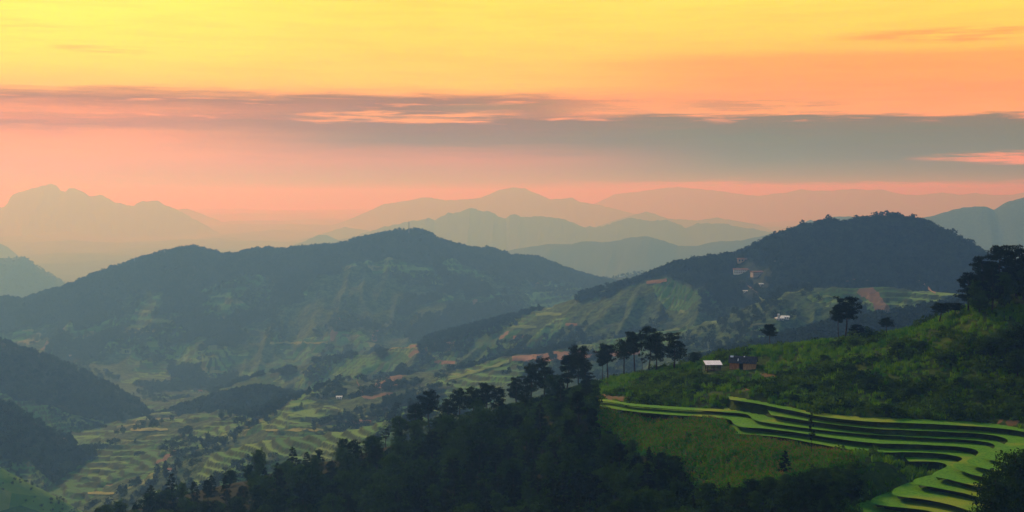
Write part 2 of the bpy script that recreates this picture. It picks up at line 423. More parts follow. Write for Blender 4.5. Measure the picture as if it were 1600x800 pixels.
# ------------------------------------------------------------------ far and middle terrain: ridges traced from the photograph
# every ridge: name, label, crest pixels, crest depth by pixel x, flank slope, forest (near-crest width, patchiness)
RIDGES = [
    dict(name='mountain_range', label='faintest blue-grey mountain range on the far right horizon', slope=.30, wood=(9e9, 1),
         px=[(880, 335), (930, 318), (960, 304), (1000, 299), (1040, 293.5), (1060, 292.5), (1090, 295), (1120, 298), (1160, 304), (1180, 306), (1210, 303),
             (1230, 301), (1253, 295), (1270, 298.5), (1300, 298), (1335, 295), (1360, 297), (1380, 296), (1400, 302), (1430, 305), (1450, 303), (1475, 301),
             (1500, 304), (1525, 302), (1545, 304), (1580, 304.5), (1600, 301), (1700, 298), (1800, 306), (2000, 300)], r=[(880, 34000), (2000, 34000)]),
    dict(name='mountain_range', label='pale pink mountain range with a rounded summit above the purple ridge', slope=.30, wood=(9e9, 1),
         px=[(540, 345), (575, 330), (600, 319), (640, 313), (665, 308), (700, 313), (740, 311), (760, 306), (780, 297), (800, 293), (820, 294.5), (840, 303), (860, 312),
             (885, 310), (895, 309), (905, 315), (940, 321), (990, 334), (1060, 345)], r=[(540, 24000), (1060, 24000)]),
    dict(name='mountain_range', label='jagged orange limestone mountain on the left horizon', slope=.55, rough=2.6, wood=(9e9, 1),
         px=[(-160, 335), (-60, 326), (0, 323), (11, 321), (16, 309), (25, 302), (40, 297), (60, 292.5), (72, 289), (80, 285.5), (88, 290), (95, 299), (102, 301), (108, 295),
             (117, 294), (125, 298), (140, 305), (160, 304), (170, 309), (180, 316), (188, 316), (198, 320), (210, 320), (225, 314), (238, 312), (252, 317),
             (275, 327), (300, 340), (320, 350), (345, 366), (380, 385)], r=[(-160, 20000), (380, 20000)]),
    dict(name='mountain_spur', label='dim slope trailing right behind the jagged orange mountain', slope=.30, wood=(9e9, 1),
         px=[(230, 330), (290, 326), (315, 334), (345, 346), (400, 362), (470, 380)], r=[(230, 27000), (470, 27000)]),
    dict(name='mountain_spur', label='small pale peak just above the purple ridge at the centre', slope=.3, wood=(9e9, 1),
         px=[(960, 345), (985, 337), (1010, 331), (1025, 335), (1045, 342), (1090, 344), (1120, 340), (1180, 350)], r=[(960, 18000), (1180, 18000)]),
    dict(name='far_hill', label='pale pink cone hill left of the purple ridge', slope=.3, wood=(9e9, 1),
         px=[(400, 392), (430, 386), (480, 372), (515, 362), (538, 354.5), (560, 358), (580, 361), (640, 372)], r=[(400, 16000), (640, 16000)]),
    dict(name='far_hill', label='small grey-pink cone hill rising behind the long dark ridge', slope=.3, wood=(9e9, 1),
         px=[(420, 394), (455, 384), (480, 375), (498, 366.5), (510, 367.5), (535, 378), (570, 392)], r=[(420, 10200), (570, 10200)]),
    dict(name='far_ridge', label='purple-brown jagged ridge across the centre behind the grey ridge', slope=.33, rough=2.4, wood=(9e9, 1),
         px=[(520, 378), (560, 367), (600, 354), (640, 345.5), (655, 343), (670, 341), (680, 343), (700, 333.5), (720, 330), (735, 324), (750, 328), (765, 330), (772, 333), (778, 337),
             (785, 340), (791, 341), (797, 335.5), (810, 335.5), (818, 339), (850, 338), (870, 340.5), (890, 346), (915, 355), (940, 354), (960, 346), (980, 341),
             (1010, 344.5), (1040, 343), (1055, 347), (1070, 355), (1090, 350), (1105, 348), (1130, 349), (1150, 354), (1180, 358), (1220, 366), (1300, 372)],
         r=[(520, 11500), (1300, 11500)]),
    dict(name='far_ridge', label='grey-blue ridge in the centre between the purple ridge and the dark ridges', slope=.30, wood=(9e9, 1),
         px=[(740, 408), (790, 393), (830, 382.5), (870, 381), (895, 380), (910, 377), (940, 378), (980, 372), (1010, 368), (1030, 372), (1060, 384.5), (1085, 382.5), (1110, 378),
             (1150, 375), (1185, 370), (1220, 360), (1250, 350), (1266, 343), (1276, 346.5), (1300, 338.5), (1335, 337.5), (1370, 346), (1430, 362), (1500, 380)],
         r=[(740, 6800), (1010, 6500), (1500, 6000)]),
    dict(name='far_hill', label='blue-grey hill at the left edge under the orange mountain', slope=.33, wood=(9e9, 1),
         px=[(-120, 388), (-60, 384), (0, 380), (12, 386), (26, 398), (50, 416)], r=[(-120, 9500), (50, 9500)]),
    dict(name='far_hill', label='pale blue low hill fading into the mist at the left', slope=.25, wood=(9e9, 1),
         px=[(-40, 398), (30, 393), (60, 393.5), (85, 392), (110, 398), (140, 414), (175, 432)], r=[(-40, 14000), (175, 14000)]),
    dict(name='blue_hill', label='blue hill with a sharp right-hand slope at the left edge', slope=.36, wood=(300, .5),
         px=[(-140, 415), (-60, 405), (0, 402.5), (20, 402), (37, 400.5), (60, 418), (85, 433), (105, 444), (130, 462), (170, 492)], r=[(-140, 5000), (170, 5000)]),
    dict(name='bare_ridge', label='grey-brown bare ridge with spurs at the right edge', slope=.42, wood=(0, .15),
         px=[(1380, 352), (1430, 341), (1460, 333.5), (1500, 325), (1531, 319.5), (1541, 321), (1553, 326.5), (1575, 315), (1590, 309.5), (1600, 307), (1660, 292), (1800, 300)],
         r=[(1380, 5200), (1800, 4900)]),
    dict(name='dark_ridge', label='long dark wooded ridge on the left with terraced misty foot', slope=.40, rough=2.5, wood=(110, .42),
         px=[(-160, 486), (-60, 474), (0, 468.5), (12, 466.5), (24, 469), (36, 471), (60, 462), (110, 447), (165, 425), (205, 412), (225, 404), (240, 401), (270, 393), (290, 389), (315, 390), (330, 396),
             (347, 400), (362, 400), (385, 394), (420, 391), (445, 392.5), (470, 390), (500, 387.5), (530, 385), (560, 376), (600, 367), (620, 363.5), (650, 362.5), (665, 365), (680, 375),
             (715, 385), (740, 391.5), (765, 391.5), (800, 402), (840, 404.5), (870, 418), (900, 428), (930, 437), (955, 441)],
         r=[(-160, 2420), (300, 2460), (650, 2500), (955, 2800)]),
    dict(name='misty_spur', label='low misty spur trailing right of the long dark ridge', slope=.25, wood=(60, .4),
         px=[(900, 448), (940, 439), (980, 430), (1010, 424.5), (1030, 427), (1070, 440), (1110, 455)], r=[(900, 3400), (1110, 3200)]),
    dict(name='wooded_hill', label='dark wooded hill on the right with a long spur falling left', slope=.36, wood=(210, .40), woodx=[(330, -40), (900, -30), (1050, 25), (1130, 110), (1240, 260), (1560, 260)],
         px=[(330, 612), (400, 588), (500, 564), (590, 548), (640, 538), (700, 522), (780, 502), (850, 481), (930, 457), (1000, 439), (1060, 414), (1090, 409), (1150, 402), (1200, 378),
             (1240, 365), (1290, 350), (1320, 356), (1350, 348), (1400, 344), (1440, 351), (1470, 366), (1500, 380), (1530, 398), (1580, 418), (1700, 440)],
         r=[(330, 1700), (700, 1560), (1000, 1400), (1400, 1300), (1700, 1170)]),
    dict(name='field_spur', label='terraced spur with a red track in the middle of the valley', slope=.26, wood=(0, .38),
         px=[(560, 606), (620, 596), (700, 592), (760, 578), (830, 556), (900, 540), (1000, 518), (1080, 508)], r=[(560, 1230), (830, 1120), (1080, 1080)]),
    dict(name='field_spur', label='grassy shoulder with red bare fields below the wooded hill', slope=.22, wood=(0, .3),
         px=[(1020, 520), (1120, 498), (1180, 474), (1240, 452), (1300, 446), (1380, 448), (1450, 452), (1600, 470)], r=[(1020, 1100), (1240, 1040), (1600, 980)]),
    dict(name='wooded_spur', label='pine-covered spur just behind the grassy crest on the right', slope=.30, wood=(60, .50),
         px=[(1140, 560), (1200, 546), (1240, 534), (1300, 518), (1360, 506), (1410, 498), (1460, 490), (1520, 480), (1600, 462), (1720, 440)], r=[(1140, 800), (1400, 800), (1720, 740)]),
    dict(name='terraced_spur', label='bright green terraced spur behind the dark foreground trees', slope=.30, wood=(0, .22),
         px=[(120, 772), (200, 748), (300, 716), (400, 690), (430, 684), (480, 680), (560, 668), (590, 660), (640, 638), (680, 640), (740, 648)],
         r=[(120, 960), (300, 880), (430, 840), (640, 760), (740, 720)]),
    dict(name='wooded_spur', label='wooded shoulder between the valley floor and the red track', slope=.30, wood=(130, .6),
         px=[(340, 620), (400, 606), (460, 618), (520, 622), (600, 620), (680, 618)], r=[(340, 1500), (520, 1330), (680, 1200)]),
    dict(name='valley_spur', label='hazy wooded spur coming in from the left across the valley', slope=.34, wood=(120, .5),
         px=[(-140, 500), (0, 534), (40, 548), (80, 562), (130, 583), (180, 607), (215, 630), (235, 650)], r=[(-140, 1420), (235, 1560)]),
    dict(name='valley_spur', label='dark tree-lined spur at the lower left with terraces below', slope=.36, wood=(70, .42),
         px=[(-140, 585), (0, 631), (40, 652), (80, 674), (120, 697), (170, 712), (215, 724)], r=[(-140, 1020), (215, 1120)]),
    dict(name='grass_spur', label='smooth green grass spur in the bottom left corner', slope=.48, wood=(0, .0),
         px=[(-140, 690), (0, 729), (50, 757), (90, 777), (130, 800), (180, 835)], r=[(-140, 700), (180, 740)]),
]
for i, d in enumerate(RIDGES):
    xs = np.array([p[0] for p in d['px']], float)
    ys = np.array([p[1] for p in d['px']], float)
    rr = np.interp(xs, [q[0] for q in d['r']], [q[1] for q in d['r']])
    # denser crest line
    t = np.linspace(0, len(xs) - 1, (len(xs) - 1) * 2 + 1)
    xs2, ys2, rr2 = (np.interp(t, np.arange(len(xs)), a) for a in (xs, ys, rr))
    dx, dz = ray(xs2, ys2)
    d['pts'] = np.stack([dx * rr2, rr2, dz * rr2], 1)
    d['rm'] = float(rr.mean())


def floor_height(X, Y):
    r = np.hypot(X, Y)
    f = np.interp(r, [0, 330, 500, 700, 950, 1230, 1600, 2000, 2600, 3600, 5000, 8000, 15000, 30000, 60000],
                  [-140, -175, -195, -215, -242, -258, -268, -268, -266, -300, -400, -500, -600, -700, -760])
    f = f - (330 - HORIZON) / F * np.minimum(r, 4000)
    far = sstep(r, 5000, 14000)
    f = f + far * ((ridged(X / 2600, Y / 3400, 4, 301) - .45) * np.interp(r, [5000, 12000, 30000], [60, 170, 260]))
    return f + (fbm(X / 420, Y / 420, 4, 3) - 0.5) * np.clip(r / 40, 8, 55)


def mid_height(X, Y):
    """height relative to the camera, ridge id, distance from that ridge's crest"""
    best = np.full(X.shape, -1e9); bid = np.full(X.shape, -1, int); bd = np.zeros(X.shape)
    for i, d in enumerate(RIDGES):
        pts = d['pts']
        reach = 700 + 0.16 * d['rm'] if d['rm'] < 9000 else 3500
        lo = pts[:, :2].min(0) - reach; hi = pts[:, :2].max(0) + reach
        sel = (X > lo[0]) & (X < hi[0]) & (Y > lo[1]) & (Y < hi[1])
        if not sel.any(): continue
        x, y = X[sel], Y[sel]
        dist = np.full(x.shape, 1e18); zc = np.zeros(x.shape); ss = np.zeros(x.shape); side = np.ones(x.shape)
        s0 = 0.0
        for a, b in zip(pts[:-1], pts[1:]):
            e = b[:2] - a[:2]; L2 = float(e @ e); L = math.sqrt(L2)
            tt = np.clip(((x - a[0]) * e[0] + (y - a[1]) * e[1]) / L2, 0, 1)
            ddx = x - a[0] - tt * e[0]; ddy = y - a[1] - tt * e[1]
            d2 = ddx * ddx + ddy * ddy
            u = d2 < dist
            dist[u] = d2[u]
            zc[u] = (a[2] + tt * (b[2] - a[2]))[u]
            ss[u] = (s0 + tt * L)[u]
            side[u] = np.where(e[0] * ddy - e[1] * ddx > 0, 1.0, -1.0)[u]
            s0 += L
        dd = np.sqrt(dist)
        lam = np.clip(d['rm'] * 0.055, 55, 420)
        w = max((0.010 if d['rm'] < 9400 else 0.003) * d['rm'], 6)
        sl = d['slope'] * (0.85 + 0.3 * fbm(ss / (lam * 3), side * 3.3, 2, 60 + i))
        h = zc - sl * (np.sqrt(dd * dd + w * w) - w)
        # spurs and gullies running down the flanks
        q = ss + side * 1000 + dd * 0.25 * (vnoise(ss / (2 * lam), side, 80 + i) - .5)
        g = ridged(q / lam, dd / (4.5 * lam), 3, 90 + 7 * i)
        amp = np.minimum(dd, lam * 1.6) * 0.24
        h = h - amp * (1 - g) * 1.3 + (fbm(x / (lam * .35), y / (lam * .35), 3, 120 + i) - .5) * np.minimum(dd, lam) * 0.14
        h = h + (fbm(ss / (0.004 * d['rm'] + 1), dd / (0.01 * d['rm']), 3, 150 + i) - .5) * 0.0010 * d['rm'] * d.get('rough', 1.0)
        cur = best[sel]; u = h > cur
        cur[u] = h[u]; best[sel] = cur
        c2 = bid[sel]; c2[u] = i; bid[sel] = c2
        c3 = bd[sel]; c3[u] = dd[u]; bd[sel] = c3
    fl = floor_height(X, Y)
    k = np.clip(np.hypot(X, Y) * 0.006, 4, 40)
    bid = np.where(best > fl, bid, -1)
    m = np.maximum(best, fl); n = np.minimum(best, fl)
    out = m + k * np.log1p(np.exp(np.clip((n - m) / k, -40, 0)))
    crest_fade = np.clip(bd / (k * 4), 0, 1)
    out = m + (out - m) * crest_fade
    return out, bid, bd


az_in = np.linspace(-25.5, 25.5, 860)
az_lo = -25.5 - np.geomspace(0.12, 20, 30)[::-1]
az_hi = 25.5 + np.geomspace(0.12, 20, 30)
AZ = np.radians(np.concatenate([az_lo, az_in, az_hi]))
NR = 900
# denser rows up to 4 km
tt = np.linspace(0, 1, NR)
LR = np.where(tt < 0.72, math.log(330) + tt / 0.72 * (math.log(4200) - math.log(330)), math.log(4200) + (tt - 0.72) / 0.28 * (math.log(60000) - math.log(4200)))
LR = np.unique(np.concatenate([LR, np.log([d['rm'] for d in RIDGES if d['rm'] > 9400 and d['r'][0][1] == d['r'][-1][1]])]))
NR = len(LR)
RR, AA = np.meshgrid(np.exp(LR), AZ, indexing='ij')
GX, GY = RR * np.tan(AA), RR          # rows of equal depth, columns of equal bearing
GH, GID, GD = mid_height(GX, GY)


def mid_at(X, Y, field=None):
    """height of the middle terrain mesh at world x, y (bilinear)"""
    X = np.asarray(X, float); Y = np.asarray(Y, float)
    lr = np.log(np.maximum(Y, 1.0)); az = np.arctan2(X, Y)
    fi = np.interp(lr, LR, np.arange(NR)); fj = np.interp(az, AZ, np.arange(len(AZ)))
    i = np.clip(fi.astype(int), 0, NR - 2); j = np.clip(fj.astype(int), 0, len(AZ) - 2)
    a = fi - i; b = fj - j
    G = GH if field is None else field
    return (G[i, j] * (1 - b) + G[i, j + 1] * b) * (1 - a) + (G[i + 1, j] * (1 - b) + G[i + 1, j + 1] * b) * a


def mid_hit(x, y, r0=430, r1=7000):
    """where a photograph pixel meets the middle terrain"""
    dx, dz = ray(x, y)
    rs = np.geomspace(r0, r1, 1600)
    h = mid_at(dx * rs, rs)
    below = np.nonzero(dz * rs < h)[0]
    if len(below) == 0: return None
    r = rs[below[0]]
    return float(dx * r), float(r), float(mid_at(dx * r, r))


# woodland on the middle terrain
def forest_mask(X, Y, bid, bd):
    n = fbm(X / 130, Y / 130, 4, 11)
    n2 = fbm(X / 45, Y / 45, 3, 19)
    v = 0.62 * n + 0.38 * n2
    out = np.zeros(X.shape)
    for i, d in enumerate(RIDGES):
        wtop, patch = d['wood']
        s = bid == i
        if not s.any(): continue
        if 'woodx' in d: wtop = np.interp(800 + F * X[s] / Y[s], [q[0] for q in d['woodx']], [q[1] for q in d['woodx']])
        top = sstep(-bd[s] + wtop * (0.6 + 0.9 * n[s]), -25, 25) if np.ndim(wtop) or wtop > 0 else 0
        pt = sstep(v[s], 1 - patch - 0.035, 1 - patch + 0.035) if patch < 1 else 1
        out[s] = np.maximum(top, pt)
    s = bid == -1
    out[s] = sstep(v[s], 0.56, 0.62)
    return out


GF = forest_mask(GX, GY, GID, GD)
# farmed slopes are cut into steps: level treads, steep banks
TSTEP = np.interp(RR, [500, 900, 1500, 1900, 2200], [3.0, 3.6, 5.0, 7.0, 11.0])
_off = (fbm(GX / 170, GY / 170, 3, 225) - .5) * 16 + (fbm(GX / 45, GY / 45, 2, 226) - .5) * 2.2
_lv = (GH + _off) / TSTEP
_fr = _lv - np.floor(_lv)
_g = sstep(_fr, 0.58, 0.98)
_w = (1 - sstep(GF, 0.25, 0.5)) * (RR < 3300) * sstep(fbm(GX / 110, GY / 110, 4, 222), 0.44, 0.49) * np.clip(1.2 - 0.2 * (GD < 12), 0, 1)
GRASSY = GID == len(RIDGES) - 1
_w = np.where(GRASSY, 0.0, _w)
GH = GH + _w * np.where(RR > 2000, 0.7, 1.0) * ((np.floor(_lv) + _g) * TSTEP - _off - GH)
GB = _w * sstep(_fr, 0.50, 0.66)
_w = np.where(GRASSY, 0.75, _w)
ne = fbm(GX / 60 + 40, GY / 140, 3, 33)
GE = 0.9 * sstep(ne, 0.76, 0.80) * (GF < 0.3) * (RR < 2600)


def build_mid_terrain():
    nr, na = GH.shape
    V = np.stack([GX, GY, GH + CAMZ], -1).reshape(-1, 3)
    idx = np.arange(nr * na).reshape(nr, na)
    quads = np.stack([idx[:-1, :-1], idx[:-1, 1:], idx[1:, 1:], idx[1:, :-1]], -1).reshape(-1, 4)
    fid = GID[:-1, :-1].reshape(-1)
    for rid in range(-1, len(RIDGES)):
        q = quads[fid == rid]
        if len(q) < 3: continue
        used, inv = np.unique(q, return_inverse=True)
        nm = 'valley_floor' if rid < 0 else RIDGES[rid]['name']
        lb = 'misty valley floor with fields between the hills' if rid < 0 else RIDGES[rid]['label']
        me = np_mesh(nm, V[used], inv.reshape(-1, 4))
        for an, G in (('forest', GF), ('earth', GE), ('bank', GB), ('farm', _w)):
            at = me.attributes.new(an, 'FLOAT', 'POINT')
            at.data.foreach_set('value', G.reshape(-1)[used].astype(np.float32))
        me.materials.append(M['terrain'])
        o = bpy.data.objects.new(nm, me)
        COL.objects.link(o)
        tag(o, lb, 'hill' if rid >= 0 else 'valley', kind='structure')


build_mid_terrain()

# ------------------------------------------------------------------ rice terraces on the near hill (levels relative to the camera)
STEP = 0.75


def HV(lv):
    """height of a nominal terrace level relative to the camera"""
    return -44.77 + (lv + 41.45) / STEP * 0.97 + (0.3 if lv < -41.4 else 0.0)


TL = {}          # level -> lip polyline in photograph pixels, from the far left round to the right
TL[-39.20] = [(1140, 624), (1172, 629), (1205, 635), (1237, 641), (1270, 649), (1302, 653.6), (1351, 658.5), (1400, 660), (1435, 662), (1490, 664.5), (1531, 666.5),
              (1572, 670), (1600, 675), (1650, 684)]
TL[-39.95] = [(1204, 648), (1237, 653.5), (1270, 658.5), (1319, 665.5), (1367, 670), (1400, 671.3), (1449, 673.5), (1504, 676), (1545, 679), (1566, 683), (1577, 688), (1572, 694),
              (1562, 700), (1563, 705), (1580, 710), (1600, 715), (1650, 728)]
TL[-40.70] = [(917, 625.6), (956, 628.4), (984, 634), (1031, 638), (1069, 640.6), (1106, 641.8), (1144, 644), (1162, 646), (1172, 649.5), (1175, 655), (1190, 659), (1213, 662.6), (1254, 668),
              (1319, 676), (1400, 682), (1449, 684.4), (1504, 687), (1538, 690), (1556, 695), (1555, 700), (1545, 706), (1536, 711), (1538, 716), (1555, 720), (1600, 729), (1650, 742)]
TL[-41.45] = [(900, 631), (925, 634), (952, 637.5), (984, 642.5), (1031, 647), (1069, 649.3), (1106, 651), (1134, 653.6), (1143, 656.5), (1146, 663), (1156, 667.5), (1200, 669.5), (1254, 677),
              (1286, 682), (1327, 688.4), (1367, 692.4), (1400, 694), (1435, 695), (1490, 697.3), (1517, 700.5), (1532, 706), (1525, 713), (1512, 718), (1510, 722), (1523, 728), (1539, 732.5),
              (1600, 745), (1650, 758)]
TL[-42.20] = [(1148, 677.5), (1205, 681), (1254, 689), (1286, 695.6), (1319, 701.6), (1351, 706), (1400, 707), (1449, 707.4), (1490, 711.5), (1507, 716.5), (1500, 721), (1490, 724), (1488, 728),
              (1497, 733), (1512, 739.5), (1530, 744), (1549, 748), (1600, 760), (1650, 774)]
TL[-42.95] = [(1420, 721), (1449, 720.6), (1469, 722.5), (1483, 727), (1470, 733), (1457, 738), (1456, 744), (1477, 748), (1495, 752), (1530, 761), (1600, 779), (1650, 794)]
TL[-43.70] = [(1458, 741), (1440, 745), (1429, 749), (1426, 753), (1432, 757), (1442, 758.5), (1477, 765), (1512, 772), (1600, 797), (1650, 815)]
TL[-44.45] = [(1430, 751), (1412, 758), (1398, 763), (1392, 769), (1396, 773.5), (1407, 776), (1442, 779), (1477, 787), (1512, 797), (1560, 814), (1650, 840)]
TL[-45.20] = [(1395, 767), (1378, 773), (1364, 778), (1359, 783), (1364, 787.5), (1374, 789), (1390, 791), (1425, 794), (1460, 800), (1520, 816), (1650, 864)]
TL[-45.95] = [(1361, 781), (1347, 785), (1337, 789), (1332, 794), (1337, 799), (1348, 802), (1400, 811), (1480, 828), (1650, 890)]
TUP = {}
TUP[-38.2] = [(1540, 652), (1560, 652), (1580, 653), (1600, 654.5), (1650, 658)]


def smooth_line(p, n=4, it=2):
    """corner-cut a polyline so that it bends like an earth bank"""
    p = np.asarray(p, float)
    for _ in range(it):
        q = np.empty((2 * len(p) - 2, 2))
        q[0::2] = 0.75 * p[:-1] + 0.25 * p[1:]
        q[1::2] = 0.25 * p[:-1] + 0.75 * p[1:]
        p = np.vstack([p[:1], q, p[-1:]])
    return p


def resample(p, step):
    p = np.asarray(p, float)
    s = np.concatenate([[0], np.cumsum(np.hypot(*np.diff(p, axis=0).T))])
    n = max(int(s[-1] / step), 2)
    t = np.linspace(0, s[-1], n + 1)
    return np.stack([np.interp(t, s, p[:, 0]), np.interp(t, s, p[:, 1])], 1)


LIPS = {}
for lv, px in TL.items():
    X, Y = Ph([a for a, b in px], [b for a, b in px], HV(lv))
    l = resample(smooth_line(np.stack([X, Y], 1)), 0.7)
    j = (fbm(l[:, 0] / 1.6, l[:, 1] / 1.6, 3, 5) - .5) * 0.5
    l[:, 1] += j + (fbm(l[:, 0] / 7, l[:, 1] / 7, 2, 6) - .5) * 1.1
    LIPS[lv] = l
LEVELS = sorted(LIPS)            # lowest first


def tread_back(lv):
    """closing line inside the hill, under the terrace above"""
    l = LIPS[lv]
    if lv >= -42.95:
        a = LIPS[-39.20].copy(); a[:, 1] += 5.0
        b = LIPS[-40.70]; b = b[b[:, 0] < a[0, 0] - 1].copy(); b[:, 1] += 3.2
        U = np.vstack([b, a])
        U = U[U[:, 0] > l[0, 0] + 0.4]
        if lv == -42.95: U = U[U[:, 0] > 70]
        return U[::-1]
    nx = LIPS[round(lv + STEP, 2)]
    nose = nx[np.argmin(np.where(nx[:, 1] < 209, nx[:, 0], 1e9))]
    return np.array([[l[-1, 0], l[-1, 1] + 12], [nose[0] + 6.0, nose[1] + 3.0], [nose[0] + 1.2, nose[1] + 0.8]])


POLY = {lv: np.vstack([LIPS[lv], tread_back(lv)]) for lv in LEVELS}


def inside(poly, X, Y):
    c = np.zeros(X.shape, bool)
    x0, y0 = poly[-1]
    for x1, y1 in poly:
        u = (y1 > Y) != (y0 > Y)
        with np.errstate(divide='ignore', invalid='ignore'):
            c ^= u & (X < (x0 - x1) * (Y - y1) / (y0 - y1 + 1e-12) + x1)
        x0, y0 = x1, y1
    return c


# ------------------------------------------------------------------ near hill (thin-plate surface through measured points)
CTRL = []


def cpx(*pts):
    for x, y, r in pts:
        a = P(x, y, r)
        CTRL.append((a[0], a[1], a[2] - CAMZ))


CREST = [(1760, 385, 262), (1680, 418, 262), (1600, 455, 262), (1520, 483, 266), (1440, 511, 275), (1350, 531, 285), (1250, 541, 295), (1180, 548, 300), (1130, 554, 305), (1085, 568, 308),
         (1040, 578, 310), (1000, 586, 312), (950, 596, 317), (900, 613, 325), (800, 640, 335), (700, 674, 345), (600, 702, 355), (500, 727, 362), (400, 750, 370), (300, 775, 378),
         (200, 800, 385), (100, 830, 392), (0, 860, 400), (-120, 890, 405)]
cpx(*CREST)
for x, y, r in CREST:
    a = P(x, y, r)
    CTRL.append((a[0] * 1.08, a[1] + 40, a[2] - CAMZ - 14))
    CTRL.append((a[0] * 1.2, a[1] + 100, a[2] - CAMZ - 55))
    CTRL.append((a[0] * 1.3, a[1] + 210, a[2] - CAMZ - 150))
cpx((1350, 600, 250), (1500, 560, 248), (1600, 520, 247), (1600, 600, 232), (1450, 620, 241), (1250, 598, 264), (1300, 630, 246), (1550, 640, 228), (1400, 645, 236), (1700, 560, 236),
    (1100, 606, 274), (1165, 577, 288), (1113, 577, 287), (1060, 588, 292), (1150, 612, 266), (1000, 612, 280), (950, 615, 282), (1210, 575, 284),
    (1031, 656, 249), (970, 645, 256), (1031, 700, 232), (1100, 720, 222), (1100, 680, 236), (1200, 700, 222), (1250, 740, 208), (1300, 716, 212), (1150, 760, 206), (1350, 740, 204),
    (1400, 732, 205), (1300, 770, 195), (1335, 800, 188), (1240, 800, 191), (1200, 686, 231), (1260, 697, 224), (1330, 713, 214), (1160, 682, 234), (1100, 656, 246),
    (1100, 800, 206), (1000, 730, 228), (1000, 800, 216), (900, 700, 262), (900, 800, 234), (920, 650, 272), (800, 720, 283), (800, 800, 256), (700, 740, 298), (700, 800, 274),
    (600, 760, 312), (600, 800, 295), (500, 775, 328), (500, 815, 308), (400, 800, 342), (300, 815, 356), (200, 835, 366),
    (1150, 900, 165), (1000, 900, 178), (800, 900, 205), (600, 920, 235), (300, 950, 280), (0, 980, 310), (1350, 880, 160), (1800, 720, 195), (1800, 520, 245), (1750, 860, 140))
for lv in LEVELS:
    l = LIPS[lv]
    for k in range(0, len(l), max(len(l) // 9, 1)):
        CTRL.append((l[k, 0], l[k, 1] - 0.2, HV(lv) - 1.35))
U = LIPS[-39.20]
for k in range(0, len(U), 14):
    CTRL.append((U[k, 0], U[k, 1] + 6.5, HV(-39.20) + 0.9))
CTRL.append((0, 0, -1.75))
for a in range(-60, 61, 15):
    for r, z in ((22, -12), (60, -27), (110, -41)):
        CTRL.append((r * math.sin(R(a)), r * math.cos(R(a)), z))
CTRL = np.array(CTRL)


def tps_fit(C, lam):
    n = len(C)
    S = 100.0
    p = C[:, :2] / S
    d = np.hypot(p[:, None, 0] - p[None, :, 0], p[:, None, 1] - p[None, :, 1])
    K = np.where(d > 0, d * d * np.log(d + 1e-12), 0) + lam * np.eye(n)
    Q = np.hstack([np.ones((n, 1)), p])
    A = np.vstack([np.hstack([K, Q]), np.hstack([Q.T, np.zeros((3, 3))])])
    w = np.linalg.solve(A, np.concatenate([C[:, 2], np.zeros(3)]))
    return p, w, S


TP, TW, TS = tps_fit(CTRL, 0.0006)


def tps(X, Y):
    out = np.zeros(X.shape)
    x, y = X / TS, Y / TS
    out += TW[-3] + TW[-2] * x + TW[-1] * y
    for (px_, py_), w_ in zip(TP, TW[:-3]):
        d2 = (x - px_) ** 2 + (y - py_) ** 2
        out += w_ * 0.5 * d2 * np.log(d2 + 1e-12)
    return out


NX = np.arange(-270, 262, 1.15)
NY = np.concatenate([np.arange(-24, 150, 4.0), np.arange(150, 345, 1.0), np.arange(345, 620, 5.0)])
NGX, NGY = np.meshgrid(NX, NY, indexing='xy')
NGZ = tps(NGX, NGY)
NGZ += (fbm(NGX / 14, NGY / 14, 3, 71) - .5) * 1.6 * sstep(NGY, 120, 200) + (fbm(NGX / 3.5, NGY / 3.5, 3, 72) - .5) * 0.5
TERR_ID = np.full(NGZ.shape, -99.0)
for lv in LEVELS:
    TERR_ID[inside(POLY[lv], NGX, NGY)] = HV(lv)
tm = TERR_ID > -90
NGZ[tm] = np.minimum(NGZ[tm], TERR_ID[tm] - 0.35)


def near_at(X, Y, G=None):
    X = np.asarray(X, float); Y = np.asarray(Y, float)
    fi = np.interp(Y, NY, np.arange(len(NY))); fj = np.interp(X, NX, np.arange(len(NX)))
    i = np.clip(fi.astype(int), 0, len(NY) - 2); j = np.clip(fj.astype(int), 0, len(NX) - 2)
    a = fi - i; b = fj - j
    G = NGZ if G is None else G
    return (G[i, j] * (1 - b) + G[i, j + 1] * b) * (1 - a) + (G[i + 1, j] * (1 - b) + G[i + 1, j + 1] * b) * a


def near_hit(x, y, r0=150, r1=430):
    dx, dz = ray(x, y)
    rs = np.linspace(r0, r1, 1400)
    h = near_at(dx * rs, rs)
    below = np.nonzero(dz * rs < h)[0]
    if len(below) == 0: return None
    r = rs[below[0]]
    return float(dx * r), float(r), float(near_at(dx * r, r))


def project(X, Y, Z):
    """world (z relative to the camera) to photograph pixels"""
    yc = Y * cp - Z * sp
    zc = Y * sp + Z * cp
    return 800 + F * X / yc, 400 - F * zc / yc


def poly_px(poly, x, y):
    return inside(np.array(poly, float), np.asarray(x, float), np.asarray(y, float))


